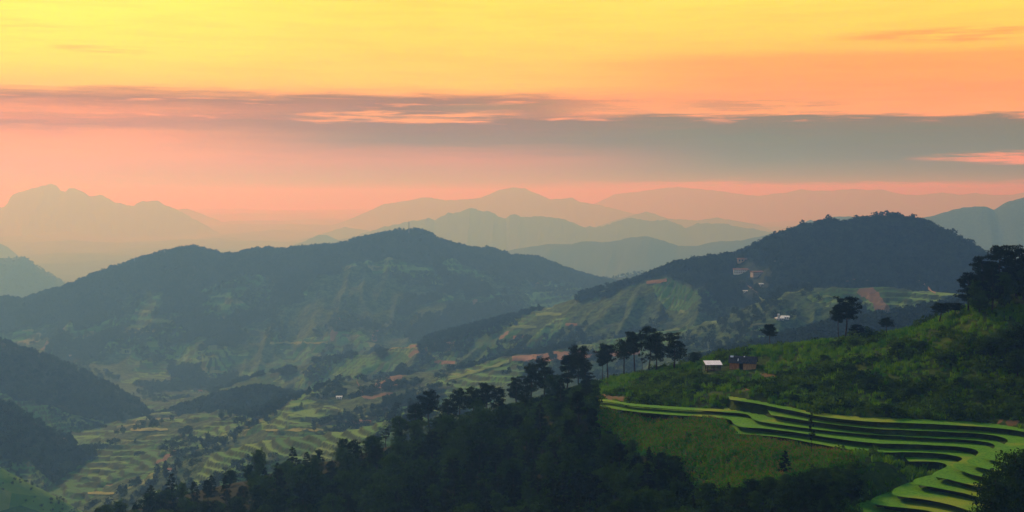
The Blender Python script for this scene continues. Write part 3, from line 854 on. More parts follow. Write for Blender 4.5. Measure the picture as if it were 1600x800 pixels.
FOREST_PX = [(100, 900), (170, 800), (300, 765), (450, 735), (600, 700), (700, 672), (800, 632), (870, 606), (935, 602), (940, 640), (925, 655), (950, 690), (1010, 715), (1075, 745),
             (1100, 775), (1200, 765), (1300, 745), (1350, 755), (1330, 790), (1290, 830), (1290, 900)]
CROP_PX = [(930, 646), (1030, 652), (1130, 660), (1150, 684), (1250, 700), (1330, 716), (1345, 730), (1250, 745), (1190, 765), (1100, 775), (1060, 735), (1000, 712), (945, 690), (925, 660)]
BARE_PX = [[(918, 620), (930, 615), (985, 622), (975, 626), (930, 624)], [(1185, 583), (1215, 586), (1214, 590), (1186, 588)], [(1155, 597), (1160, 597), (1170, 610), (1164, 611)],
           [(1555, 655), (1590, 658), (1588, 663), (1556, 660)], [(1140, 655), (1150, 658), (1152, 676), (1143, 680)]]
gu, gv = project(NGX, np.maximum(NGY, 20), NGZ)
NDARK = np.maximum((poly_px(FOREST_PX, gu, gv) | (NGY > 330) | (gu < 150)).astype(float), 0.7 * poly_px(CROP_PX, gu, gv))  # wood floor, plus crop ground darkened in colour as shade between the plants
NEA = np.zeros(NGZ.shape)
for p in BARE_PX: NEA = np.maximum(NEA, poly_px(p, gu, gv).astype(float))
NEA[NGY < 100] = 0


def build_near():
    ny, nx = NGZ.shape
    V = np.stack([NGX, NGY, NGZ + CAMZ], -1).reshape(-1, 3)
    idx = np.arange(ny * nx).reshape(ny, nx)
    q = np.stack([idx[:-1, :-1], idx[:-1, 1:], idx[1:, 1:], idx[1:, :-1]], -1).reshape(-1, 4)
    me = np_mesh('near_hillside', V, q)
    for an, G in (('forest', NDARK), ('earth', NEA)):
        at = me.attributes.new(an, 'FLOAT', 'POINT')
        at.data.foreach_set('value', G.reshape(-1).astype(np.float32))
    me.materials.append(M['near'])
    o = bpy.data.objects.new('near_hillside', me)
    COL.objects.link(o)
    tag(o, 'near green hillside carrying the house, the terraces and the dark wood', 'hillside', kind='structure')
    return o


hillside = build_near()


# ------------------------------------------------------------------ terrace solids
def soil_material():
    m, nt = material('terrace_bank_soil')
    g = nt.n('ShaderNodeNewGeometry')
    n = nt.n('ShaderNodeTexNoise', i_Vector=g.outputs['Position'], i_Scale=0.9, i_Detail=5.0, i_Roughness=0.7).outputs[0]
    n3 = nt.n('ShaderNodeTexNoise', i_Vector=g.outputs['Position'], i_Scale=0.10, i_Detail=2.0).outputs[0]
    c = nt.ramp(nt.m('ADD', nt.m('MULTIPLY', n, 0.7), nt.m('MULTIPLY', n3, 0.3)), [(0.35, (0.040, 0.065, 0.012)), (0.5, (0.075, 0.100, 0.016)), (0.6, (0.17, 0.125, 0.035)), (0.72, (0.24, 0.16, 0.055))])
    b = nt.n('ShaderNodeBump', i_Height=n, i_Strength=0.8, i_Distance=0.3)
    principled(nt, c, 0.95, 0.05, b.outputs[0])
    return m


def tread_material():
    m, nt = material('flooded_rice_ground')
    g = nt.n('ShaderNodeNewGeometry')
    n = nt.n('ShaderNodeTexNoise', i_Vector=g.outputs['Position'], i_Scale=1.6, i_Detail=4.0, i_Roughness=0.7).outputs[0]
    big = nt.n('ShaderNodeTexNoise', i_Vector=g.outputs['Position'], i_Scale=0.09, i_Detail=3.0).outputs[0]
    c = nt.mix(nt.smooth(n, 0.35, 0.65), (0.040, 0.150, 0.004), (0.085, 0.230, 0.007))
    c = nt.mix(nt.smooth(big, 0.50, 0.66), c, (0.170, 0.230, 0.012))
    c = nt.mix(nt.smooth(n, 0.60, 0.72), c, (0.090, 0.080, 0.025))
    b = nt.n('ShaderNodeBump', i_Height=n, i_Strength=0.6, i_Distance=0.2)
    principled(nt, c, 0.9, 0.1, b.outputs[0])
    return m


M['soil'] = soil_material()
M['tread'] = tread_material()
slope_root = empty('terraced_slope', (float(LIPS[-41.45][:, 0].mean()), float(LIPS[-41.45][:, 1].mean()), CAMZ - 45))
tag(slope_root, 'bright green rice terraces stepping round the bowl of the near hillside', 'rice terrace', kind='structure')
bpy.context.view_layer.update()


def part_world(name, verts, faces, mat, parent, root, smooth=False):
    """a mesh given in world coordinates, parented under root's frame"""
    o = mesh_obj(name, verts, faces, mat, None, smooth)
    o.parent = parent
    o.matrix_parent_inverse = Matrix.Translation(-root.location)
    return o


def build_terraces():
    for lv in LEVELS:
        poly = POLY[lv]
        pts = [Vector((x, y, 0)) for x, y in poly]
        tris = mgeo.tessellate_polygon([pts])
        V = [(x, y, CAMZ + HV(lv)) for x, y in poly]
        t = part_world('terrace', V, [tuple(f) for f in tris], M['tread'], slope_root, slope_root)
        t.data.validate()
        bm = bmesh.new(); bm.from_mesh(t.data)
        for f in bm.faces:
            if f.normal.z < 0: f.normal_flip()
        bm.to_mesh(t.data); bm.free()
        # bank under the lip: three rows, leaning out a little and lumpy
        l = LIPS[lv]
        tg = np.gradient(l, axis=0); tg /= np.linalg.norm(tg, axis=1)[:, None] + 1e-9
        nrm = np.stack([tg[:, 1], -tg[:, 0]], 1)          # outward (downhill) side
        rows = []
        for k, (off, dz) in enumerate(((0.02, 0.004), (0.10, -0.16), (0.16, -0.45), (0.30, -0.80), (0.5, -1.4))):
            jx = (fbm(l[:, 0] / 0.9 + k * 7, l[:, 1] / 0.9, 2, 9) - .5) * (0.3 if k else 0.08)
            rows.append(np.column_stack([l + nrm * (off + jx)[:, None], np.full(len(l), CAMZ + HV(lv) + dz)]))
        n = len(l)
        V = np.vstack(rows)
        F_ = []
        for k in range(len(rows) - 1):
            for i in range(n - 1):
                F_.append((k * n + i, k * n + i + 1, (k + 1) * n + i + 1, (k + 1) * n + i))
        b = mesh_obj('bank', V, F_, M['soil'], None, True)
        b.parent = t
        b.matrix_parent_inverse = Matrix.Translation(-slope_root.location)


build_terraces()

# ------------------------------------------------------------------ patches of field, bare earth and track on the middle hills
def patch(name, label, cat, pts, mat, lift=0.8, step=5):
    """a ribbon of ground: pts = (x, y_top, y_bottom) in photograph pixels, laid on the terrain where those pixels meet it"""
    p = np.array(pts, float)
    n = max(int(abs(p[-1, 0] - p[0, 0]) / step), len(p) * 2, 4)
    s_ = np.concatenate([[0], np.cumsum(np.hypot(np.diff(p[:, 0]), np.diff(p[:, 1:].mean(1))))])
    t = np.linspace(0, s_[-1], n)
    xs, yt, yb = (np.interp(t, s_, p[:, k]) for k in range(3))
    V = []
    ok = []
    for k in range(n):
        wob = (random.random() - .5) * 0.8
        col = []
        base = mid_hit(xs[k], yb[k] + wob)
        if base is None: return None
        for f in (0, 0.33, 0.67, 1.0):
            h = mid_hit(xs[k] + (random.random() - .5) * 0.8, yb[k] + (yt[k] - yb[k]) * f + wob)
            if h is None or abs(h[1] - base[1]) > 0.12 * base[1]: h = col[-1] if col else base
            col.append(h)
        V += [(a, b, c + CAMZ + lift) for a, b, c in col]
    F_ = []
    for k in range(n - 1):
        for j in range(3):
            F_.append((k * 4 + j, (k + 1) * 4 + j, (k + 1) * 4 + j + 1, k * 4 + j + 1))
    c = np.mean(V, 0)
    o = mesh_obj(name, [tuple(np.array(v) - c) for v in V], F_, mat, None, True)
    o.location = tuple(c)
    tag(o, label, cat, kind='structure')
    return o


FG, FY, ER, TR = M['field_green'], M['field_gold'], M['earth_red'], M['track']
patch('bare_field', 'long red bare field in mid valley above the foreground pines', 'field', [(800, 558, 566), (830, 556, 568), (876, 552, 564), (930, 552, 560), (1000, 549, 556)], ER)
patch('bare_field', 'small red bare field on the terraced spur left of the long one', 'field', [(678, 566, 570), (695, 565, 571), (711, 566, 570)], ER)
patch('bare_field', 'red cut bank beside the track on the long spur', 'field', [(640, 542, 546), (667, 540, 545)], ER)
patch('bare_field', 'red scrape on the long spur, middle of three', 'field', [(674, 537, 543), (688, 536, 541)], ER)
patch('bare_field', 'red scrape on the long spur, highest of three', 'field', [(697, 537, 541), (711, 536, 541)], ER)
patch('bare_field', 'red bare slope high on the long spur', 'field', [(883, 507, 512), (902, 506, 510)], ER)
patch('bare_field', 'brownish bare strip in woods on the long spur', 'field', [(802, 526, 531), (823, 525, 530)], ER)
patch('bare_field', 'red bare field beside the bright terraces behind the dark wood', 'field', [(540, 660, 664), (560, 658, 664), (580, 659, 663)], ER)
patch('bare_field', 'red clearing under the skyline trees of the wooded hill', 'field', [(1010, 441, 446), (1025, 439, 445), (1042, 438, 443)], ER)
patch('bare_field', 'red strip below the dark dome of the wooded hill', 'field', [(1312, 439, 443), (1340, 437, 442), (1366, 438, 442)], ER)
patch('dirt_track', 'winding red track on the shoulder in mid valley', 'track', [(563, 586, 588), (556, 594, 597), (561, 602, 606), (567, 611, 615)], ER, step=2)
patch('dirt_track', 'pale track running down the misty left slope', 'track', [(108, 554, 559), (133, 544, 548), (150, 532, 536), (172, 521, 524)], TR)
patch('dirt_track', 'pale ridge track above the foreground pines in mid valley', 'track', [(700, 594, 597), (730, 584, 588), (760, 576, 580), (795, 564, 569)], FG)
patch('dirt_track', 'zigzag brown track at the right under the wooded dome', 'track', [(1432, 438, 443), (1445, 446, 451), (1462, 456, 461)], TR)
patch('dirt_track', 'brown track below the long white school building', 'track', [(1166, 444, 447), (1176, 453, 456), (1190, 461, 464)], TR)
patch('rice_field', 'golden rice field strip at the left on the valley floor', 'field', [(204, 671, 674), (230, 669.5, 675), (262, 671, 674)], FY)
patch('rice_field', 'golden rice field strip at mid left under the hazy slope', 'field', [(300, 581, 584), (325, 580.5, 585), (352, 581, 584)], FY)
patch('rice_field', 'pale green field edge above the golden strip at left', 'field', [(222, 647, 650), (250, 646, 650), (275, 648, 650)], FG)
patch('rice_field', 'yellow field in the bottom left valley', 'field', [(137, 771, 774), (155, 770, 775), (178, 771, 774)], FY)
patch('rice_field', 'pale field line curving along the lower left spur', 'field', [(90, 648, 651), (125, 651, 654), (162, 661, 664)], FG)
patch('rice_field', 'pale strip along the top of the bright terraced spur', 'field', [(415, 672.5, 675.5), (460, 672.5, 676), (505, 672, 675)], FY)
patch('rice_field', 'hazy yellow field strip in the centre valley', 'field', [(422, 536, 539), (470, 535.5, 539), (512, 536, 539)], FY)
patch('rice_field', 'hazy yellow field strip right of the centre valley', 'field', [(608, 544, 547), (640, 543, 547), (668, 544, 547)], FY)
patch('rice_field', 'bright green field on the flank of the wooded hill', 'field', [(1030, 514, 518), (1045, 513, 519), (1062, 515, 518)], FG)
patch('rice_field', 'green field strip on the upper long spur', 'field', [(837, 491, 495), (857, 489, 495), (877, 490, 494)], FG)
patch('rice_field', 'green field strip on the lower long spur', 'field', [(800, 511, 515), (820, 509, 515), (838, 511, 514)], FG)
patch('rice_field', 'bright green strip under the dark dome on the right', 'field', [(1300, 432, 436), (1312, 431, 435), (1324, 432, 435)], FG)
patch('rice_field', 'green terrace plot below the dark dome on the right', 'field', [(1245, 441, 445), (1260, 440, 445), (1276, 441, 444)], FG)
patch('rice_field', 'pale green terrace plot beside the white chapel', 'field', [(1186, 466, 471), (1205, 465, 472), (1222, 467, 471)], FG)
patch('rice_field', 'pale green terraces right of the white chapel', 'field', [(1275, 465, 468), (1292, 464, 468), (1312, 465, 468)], FG)
patch('rice_field', 'small bright field on the left ridge slope', 'field', [(216, 487, 490), (228, 486, 491), (240, 487, 490)], FG)
patch('rice_field', 'small bright field at the far left of the dark ridge', 'field', [(38, 484, 487), (46, 483, 487), (54, 484, 487)], FG)


# ------------------------------------------------------------------ plant meshes
class Leaves:
    def __init__(self):
        self.v = []; self.f = []; self.mi = []; self.n = 0

    def quads(self, c, size, aspect=0.5, up=0.0, rs=None, mi=0):
        """flat leaf-sized faces at centres c, random facing (up > 0 turns them level)"""
        n = len(c)
        a = rs.normal(size=(n, 3)); a[:, 2] *= (1 - 0.5 * up); a /= np.linalg.norm(a, axis=1)[:, None]
        b = rs.normal(size=(n, 3)); b[:, 2] *= (1 - up)
        b -= (b * a).sum(1)[:, None] * a; b /= np.linalg.norm(b, axis=1)[:, None] + 1e-9
        sz = np.asarray(size).reshape(-1, 1) * np.ones((n, 1))
        a *= sz * 0.5; b *= sz * 0.5 * aspect
        V = np.stack([c - a, c - b * 0.9, c + a, c + b], 1).reshape(-1, 3)
        self.v.append(V)
        self.f.append((np.arange(4 * n).reshape(n, 4) + self.n))
        self.mi.append(np.full(n, mi))
        self.n += 4 * n

    def mesh(self, name, mats):
        me = np_mesh(name, np.vstack(self.v), np.vstack(self.f), False)
        for m in mats: me.materials.append(m)
        me.polygons.foreach_set('material_index', np.concatenate(self.mi).astype(np.int32))
        return me


def tube(V, F_, pts, rad, n=6):
    base = len(V)
    pts = [Vector(p) for p in pts]
    for i, p in enumerate(pts):
        d = (pts[min(i + 1, len(pts) - 1)] - pts[max(i - 1, 0)]).normalized()
        u = d.cross(Vector((0.3, 1, 0.2))).normalized(); w = d.cross(u)
        for k in range(n):
            a = 2 * math.pi * k / n
            V.append(p + (u * math.cos(a) + w * math.sin(a)) * rad[i])
    for i in range(len(pts) - 1):
        for k in range(n):
            F_.append((base + i * n + k, base + i * n + (k + 1) % n, base + (i + 1) * n + (k + 1) % n, base + (i + 1) * n + k))
    V.append(pts[-1]); e = len(V) - 1
    for k in range(n):
        F_.append((base + (len(pts) - 1) * n + k, base + (len(pts) - 1) * n + (k + 1) % n, e))


def tree_meshes(kind, seed, H=10.0):
    """trunk mesh with limbs, crown mesh of many small leaf faces; built 10 m tall"""
    rs = np.random.default_rng(seed)
    L = Leaves(); V = []; F_ = []
    lean = rs.normal(size=2) * (0.035 if kind != 'cone' else 0.01)
    bend = rs.normal(size=2) * 0.25

    def axis(t):
        return np.array([lean[0] * H * t + bend[0] * math.sin(t * 3), lean[1] * H * t + bend[1] * math.sin(t * 3), H * t])
    top = 0.95
    ts = np.linspace(-0.06, top, 9)
    r0 = {'umbrella': 0.20, 'pine': 0.20, 'cone': 0.15, 'round': 0.22, 'spindly': 0.10}[kind]
    tube(V, F_, [axis(t) for t in ts], [r0 * (1 - 0.85 * max(t, 0)) + 0.02 for t in ts], 7)
    if kind == 'umbrella':
        start, nb, nl = 0.50, 22, 62
        wid = lambda u: 2.9 * (0.55 + 0.9 * u - 0.95 * u * u) * 1.15
    elif kind == 'pine':
        start, nb, nl = 0.30, 30, 60
        wid = lambda u: 2.7 * (0.75 + 0.55 * u - 1.05 * u * u)
    elif kind == 'cone':
        start, nb, nl = 0.08, 40, 40
        wid = lambda u: 2.5 * (1 - u) ** 0.85 + 0.25
    elif kind == 'spindly':
        start, nb, nl = 0.35, 12, 34
        wid = lambda u: 1.6 * (0.8 - 0.5 * u)
    else:
        start, nb, nl = 0.16, 42, 58
        wid = lambda u: 3.5 * math.sqrt(max(0.05, 1 - (2 * u - 0.85) ** 2 * 0.85))
    for k in range(nb):
        u = (k + rs.random()) / nb
        t = start + (top - start) * u
        a = k * 2.399 + rs.normal() * 0.5
        w = wid(u) * (0.62 + 0.55 * rs.random())
        o = axis(t)
        rise = {'umbrella': 0.30, 'pine': 0.22, 'cone': -0.12, 'round': 0.25, 'spindly': 0.3}[kind] * w + rs.normal() * 0.15
        tip = o + np.array([math.cos(a) * w, math.sin(a) * w, rise])
        midp = o * 0.5 + tip * 0.5 + np.array([0, 0, -0.08 * w])
        rb = 0.055 * (1 - 0.6 * u) + 0.012
        tube(V, F_, [o, midp, tip], [rb, rb * 0.65, rb * 0.25], 4)
        ncl = 1 + int(w > 0.9) + int(w > 1.7) + int(w > 2.5)
        for c in range(ncl):
            f = 1 - c * 0.30 + rs.normal() * 0.05
            cc = o + (tip - o) * f + rs.normal(size=3) * 0.16
            rad = {'umbrella': 0.74, 'pine': 0.70, 'cone': 0.5, 'round': 0.85, 'spindly': 0.5}[kind] * (0.75 + 0.5 * rs.random())
            n = nl
            d = rs.normal(size=(n, 3)); d /= np.linalg.norm(d, axis=1)[:, None]
            pr = rad * rs.random(n) ** 0.4
            p = cc + d * pr[:, None] * np.array([1.1, 1.1, 0.62 if kind != 'round' else 0.8])
            if kind in ('round',):
                L.quads(p, 0.20 + 0.22 * rs.random(n), 0.75, 0.3, rs)
            else:
                L.quads(p, 0.32 + 0.30 * rs.random(n), 0.34, -0.2, rs)
    tm_ = bpy.data.meshes.new(kind + '_trunk')
    tm_.from_pydata([tuple(v) for v in V], [], F_)
    tm_.polygons.foreach_set('use_smooth', np.ones(len(tm_.polygons), bool))
    tm_.materials.append(M['bark'])
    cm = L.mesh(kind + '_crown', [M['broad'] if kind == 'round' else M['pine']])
    return tm_, cm


TREES = {k: [tree_meshes(k, 100 + 13 * i + 7 * q) for i in range(n)] for q, (k, n) in enumerate((('umbrella', 4), ('pine', 4), ('cone', 3), ('round', 5), ('spindly', 1)))}
NAMES = {'umbrella': 'pine_tree', 'pine': 'pine_tree', 'cone': 'conifer_tree', 'round': 'leafy_tree', 'spindly': 'sparse_tree'}
_proto = {}


def place_tree(kind, var, loc, h, w, label, group=None, rot=None, name=None, cat='tree'):
    """w = crown width in metres (None keeps the natural shape); every copy shares the mesh data of the first of its kind"""
    key = (kind, var % len(TREES[kind]))
    tmesh, cmesh = TREES[kind][key[1]]
    sz = h / 10.0
    nat = {'umbrella': 6.4, 'pine': 5.8, 'cone': 5.2, 'round': 7.4, 'spindly': 3.6}[kind]
    sw = sz if w is None else w / nat
    root = empty(name or NAMES[kind], loc, random.uniform(0, 6.28) if rot is None else rot)
    root.scale = (sw, sw, sz)
    if key not in _proto:
        t = bpy.data.objects.new('trunk', tmesh); c = bpy.data.objects.new('crown', cmesh)
        _proto[key] = (t, c)
    else:
        t, c = (q.copy() for q in _proto[key])
    for q in (t, c):
        COL.objects.link(q)
        q.parent = root
    tag(root, label, cat, group)
    return root


def ground_point(x, y, kind='near'):
    h = near_hit(x, y) if kind == 'near' else mid_hit(x, y)
    return h


def px_tree(kind, var, x, yb, yt, wpx, label, group=None, r=None, name=None, cat='tree'):
    """a tree whose foot is seen (or hidden) at pixel x, yb and whose top reaches pixel row yt"""
    if r is None:
        h = near_hit(x, yb)
        if h is None:                       # foot lies just behind the crest: stand it on the crest line
            dx, dz = ray(x, yb)
            rs_ = np.linspace(200, 380, 400)
            gap = near_at(dx * rs_, rs_) - dz * rs_
            k = int(np.argmax(gap)); h = (float(dx * rs_[k]), float(rs_[k]), float(near_at(dx * rs_[k], rs_[k])))
    else:
        dx, dz = ray(x, yb)
        h = (float(dx * r), r, float(near_at(dx * r, r)))
    dx, dzt = ray(x, yt)
    Ht = dzt * h[1] - h[2]
    return place_tree(kind, var, (h[0], h[1], h[2] + CAMZ - 0.05), max(Ht, 0.8), wpx / F * h[1], label, group, name=name, cat=cat)


G1 = 'pines on the crest left of the house'
G2 = 'pines along the skyline of the dark wood'
G3 = 'trees of the dark clump at the right edge'
px_tree('umbrella', 0, 975, 584, 531, 36, 'leftmost tall pine of the dense crest group left of the hut', G1)
px_tree('umbrella', 1, 992, 583, 519, 40, 'second tall pine in the dense crest group left of the hut', G1)
px_tree('umbrella', 2, 1012, 582, 512, 46, 'tallest pine of the dense crest group left of the hut', G1)
px_tree('pine', 3, 1026, 581, 521, 34, 'rightmost pine of the dense crest group left of the hut', G1)
px_tree('pine', 0, 1053, 579, 518, 44, 'broad full pine standing alone just right of the dense crest group', G1)
px_tree('umbrella', 3, 950, 590, 538, 38, 'umbrella pine with bare trunks left of the dense crest group', G1)
px_tree('umbrella', 1, 941, 592, 548, 22, 'slim pine touching the left umbrella pine on the crest', G1)
px_tree('spindly', 0, 1004, 583, 535, 16, 'thin bare-stemmed pine inside the dense crest group', G1)
px_tree('umbrella', 0, 904, 604, 540, 36, 'flat-tufted pine topping the upper end of the dark wood', G2)
px_tree('pine', 1, 914, 604, 562, 32, 'short pine at the right end of the dark wood above the terraces', G2)
px_tree('pine', 2, 885, 606, 553, 40, 'dense round pine at the upper end of the dark wood', G2)
px_tree('pine', 0, 850, 614, 557, 36, 'pointed dark pine left of the flat-tufted one', G2)
px_tree('pine', 3, 829, 622, 567, 40, 'dark pine on the step of the skyline at centre', G2)
px_tree('pine', 1, 806, 634, 588, 34, 'dark pine lowest on the steep skyline step', G2)
px_tree('umbrella', 2, 673, 680, 612, 42, 'tall umbrella pine with bare twin trunks above the terraced spur', G2)
px_tree('pine', 2, 646, 684, 630, 38, 'leaning full pine left of the tall umbrella pine', G2)
px_tree('round', 0, 626, 692, 650, 36, 'round dark tree left of the leaning pine', G2)
px_tree('spindly', 0, 602, 696, 664, 20, 'thin sparse tree left of the round dark tree', G2)
px_tree('round', 1, 584, 708, 680, 26, 'small round tree below the sparse tree', G2)
px_tree('pine', 0, 700, 675, 622, 34, 'full pine just right of the tall umbrella pine', G2)
px_tree('umbrella', 3, 717, 671, 609, 40, 'umbrella pine, first of the row at centre', G2)
px_tree('umbrella', 0, 741, 668, 606, 38, 'umbrella pine, second of the row at centre', G2)
px_tree('umbrella', 1, 762, 662, 599, 36, 'umbrella pine, third of the row at centre', G2)
px_tree('pine', 3, 780, 652, 604, 30, 'pine at the foot of the skyline step', G2)
px_tree('round', 2, 536, 720, 685, 24, 'small round tree at the low skyline right of two cones', G2)
px_tree('cone', 0, 457, 745, 697, 26, 'pointed conifer on the low left skyline, taller of two', G2)
px_tree('cone', 1, 479, 740, 704, 22, 'pointed conifer on the low left skyline, shorter of two', G2)
px_tree('round', 3, 405, 748, 700, 26, 'round tree standing out on the low left skyline', G2)
px_tree('cone', 2, 271, 785, 738, 26, 'conifer at the far lower left end of the wood', G2)
px_tree('cone', 0, 330, 770, 742, 22, 'small conifer on the lower left skyline between two taller trees', G2)
px_tree('cone', 1, 236, 790, 756, 24, 'lowest conifer at the left tip of the dark wood', G2)
px_tree('cone', 2, 432, 748, 722, 20, 'little conifer between the round tree and the taller cone', G2)
px_tree('umbrella', 2, 1320, 533, 464, 46, 'tall lone umbrella pine on the grassy crest right of the house')
px_tree('umbrella', 1, 1311, 532, 476, 26, 'second stem leaning at the left of the lone umbrella pine')
px_tree('umbrella', 3, 1204, 544, 506, 28, 'small lopsided pine with a flat tuft on the crest right of the house')
px_tree('pine', 2, 1337, 531, 506, 32, 'low dark pine at the right foot of the lone umbrella pine')
px_tree('umbrella', 0, 1385, 526, 496, 26, 'small round-headed pine halfway up the grassy crest')
px_tree('umbrella', 3, 1467, 504, 473, 42, 'wide low pine on the crest beside the dark clump', G3)
px_tree('umbrella', 2, 1490, 497, 473, 32, 'low pine touching the left side of the dark clump', G3)
px_tree('round', 3, 1086, 569, 549, 26, 'dark round bush-like tree left of the white-roofed shelter')
px_tree('pine', 1, 1513, 490, 425, 44, 'lowest left tree of the big dark clump', G3)
px_tree('pine', 0, 1536, 484, 398, 54, 'second tree from the left of the big dark clump', G3)
px_tree('pine', 2, 1562, 476, 379, 56, 'tallest tree of the big dark clump', G3)
px_tree('pine', 3, 1588, 466, 382, 52, 'right-hand tall tree of the big dark clump', G3)
px_tree('pine', 1, 1612, 458, 392, 56, 'tree cut by the right edge of the picture', G3)
px_tree('round', 2, 1530, 492, 438, 44, 'leafy tree low in front of the big dark clump', G3)
px_tree('round', 0, 1570, 482, 425, 50, 'leafy tree filling the middle of the big dark clump', G3)
px_tree('pine', 0, 1550, 490, 412, 40, 'pine filling the front of the big dark clump', G3)
px_tree('round', 4, 1600, 470, 420, 50, 'leafy tree at the right front of the big dark clump', G3)
px_tree('round', 3, 1640, 455, 395, 60, 'tree standing just beyond the right edge of the dark clump', G3)
px_tree('round', 1, 1572, 556, 512, 58, 'big dark bush high on the grassy slope at the right edge', name='bush', cat='bush')
px_tree('round', 2, 1547, 560, 524, 46, 'dark bush left of the biggest bush on the right slope', name='bush', cat='bush')
px_tree('round', 3, 1600, 565, 505, 60, 'dark bush cut by the right edge on the slope', name='bush', cat='bush')
px_tree('round', 0, 1590, 590, 545, 46, 'low dark bush below the biggest bush on the right slope', name='bush', cat='bush')
px_tree('round', 4, 1405, 556, 534, 28, 'single small dark bush on the middle of the grassy slope', name='bush', cat='bush')
px_tree('round', 2, 1340, 545, 531, 20, 'tiny dark bush under the lone umbrella pine', name='bush', cat='bush')
for bx, by, bw, wh in ((1290, 566, 22, 'upper part of the slope'), (1330, 582, 20, 'upper part of the slope'), (1440, 548, 22, 'upper part of the slope'), (1472, 566, 26, 'upper part of the slope'),
                       (1360, 604, 26, 'middle of the slope'), (1425, 624, 26, 'middle of the slope'), (1502, 604, 28, 'middle of the slope'), (1534, 624, 26, 'middle of the slope'),
                       (1262, 612, 24, 'middle of the slope'), (1222, 592, 18, 'knoll below the house'), (1180, 606, 20, 'knoll below the house'), (1122, 602, 22, 'knoll below the house'),
                       (1062, 602, 20, 'knoll below the house'), (1092, 614, 18, 'knoll below the house'), (1312, 634, 24, 'foot of the slope above the terraces'),
                       (1384, 645, 26, 'foot of the slope above the terraces'), (1482, 648, 26, 'foot of the slope above the terraces'), (1242, 630, 20, 'foot of the slope above the terraces')):
    px_tree('round', int(bx) % 5, bx, by, by - bw * random.uniform(0.5, 0.75), bw * random.uniform(1.0, 1.3), 'low dark bush in the grass on the ' + wh, 'low bushes dotted over the grassy slope', name='bush', cat='bush')
px_tree('cone', 1, 1227, 744, 702, 24, 'slim dark shrub standing in the green crop field', name='shrub', cat='shrub')
px_tree('spindly', 0, 1268, 714, 640, 14, 'thin bare sapling rising in front of the terraces', name='sapling', cat='sapling')
px_tree('round', 1, 1590, 800, 704, 96, 'big dark bush in the bottom right corner before the terraces', r=172, name='bush', cat='bush')
px_tree('round', 3, 1560, 836, 742, 80, 'dark bush lowest in the bottom right corner', r=166, name='bush', cat='bush')
px_tree('round', 0, 1625, 790, 690, 90, 'dark bush cut by the right edge above the corner', r=175, name='bush', cat='bush')

# the dark wood on the near slope: foreground crowns, every one a tree
def dark_wood():
    rs = np.random.default_rng(21)
    xs = rs.uniform(90, 1330, 26000); ys = rs.uniform(600, 905, 26000)
    keep = poly_px(FOREST_PX, xs, ys)
    xs, ys = xs[keep], ys[keep]
    chosen = []
    for x, y in zip(xs, ys):
        dmin = 23 if x < 950 else 20
        if all((x - a) ** 2 + ((y - b) * 1.5) ** 2 > dmin ** 2 for a, b, *_ in chosen):
            chosen.append((x, y))
        if len(chosen) > 420: break
    n = 0
    lab = {'round': 'leafy dark tree', 'pine': 'dark pine', 'cone': 'young conifer'}

    def where(x, y):
        spots = [(330, 'at the lower left tip of the dark wood'), (480, 'in the dark wood below the two pointed conifers'), (620, 'in the dark wood below the sparse tree'),
                 (740, 'in the dark wood below the tall umbrella pine'), (860, 'in the dark wood below the steep skyline step'), (960, 'in the dark wood left of the terraces'),
                 (1100, 'in the dark thicket left of the crop field'), (1200, 'in the dark thicket below the crop field'), (2000, 'in the dark thicket left of the lowest terraces')]
        w = next(t for a, t in spots if x < a)
        edge = np.interp(x, [170, 300, 450, 600, 700, 800, 870, 935, 1000, 1100, 1300], [800, 762, 735, 700, 672, 632, 606, 640, 715, 760, 750])
        return w + (', upper edge' if y < edge + 45 else ', at the picture bottom' if y > 815 else ', mid slope')
    for x, y in chosen:
        h = near_hit(x, y)
        if h is None: continue
        if n >= 300: break
        # next to the crop field only low growth, so that the field stays in view
        edge = np.interp(x, [930, 960, 1010, 1080, 1110, 1200, 1300, 1345], [655, 675, 692, 722, 752, 742, 724, 735])
        if x > 930:
            hmax = max((y - edge) * h[1] / F * 0.95, 1.2)
            H = min(rs.uniform(3.0, 6.5), hmax)
        else:
            crest = np.interp(x, [100, 170, 300, 400, 500, 600, 700, 800, 870, 930], [820, 800, 760, 735, 720, 695, 660, 625, 590, 600])
            H = min(rs.uniform(6.0, 10.0) if x < 780 else rs.uniform(4.5, 8.0), max((y - crest + rs.uniform(4, 30)) * h[1] / F, 3.0))
        k = rs.choice(['round', 'pine', 'cone'], p=[0.5, 0.32, 0.18] if x < 930 else [0.85, 0.05, 0.10])
        wn = {'round': 7.4, 'pine': 5.8, 'cone': 5.2}[k] * H / 10
        place_tree(k, int(rs.integers(9)), (h[0], h[1], h[2] + CAMZ - 0.1), H, wn * rs.uniform(0.9, 1.35), lab[k] + ' ' + where(x, y), 'trees of the dark wood')
        n += 1
    return n


print('dark wood trees', dark_wood())


# ------------------------------------------------------------------ scattered growth (one object each, too many to count)
def source_coll(name, meshes):
    c = bpy.data.collections.new(name)
    for i, me in enumerate(meshes):
        c.objects.link(bpy.data.objects.new(name + '_source_%02d' % i, me))
    return c


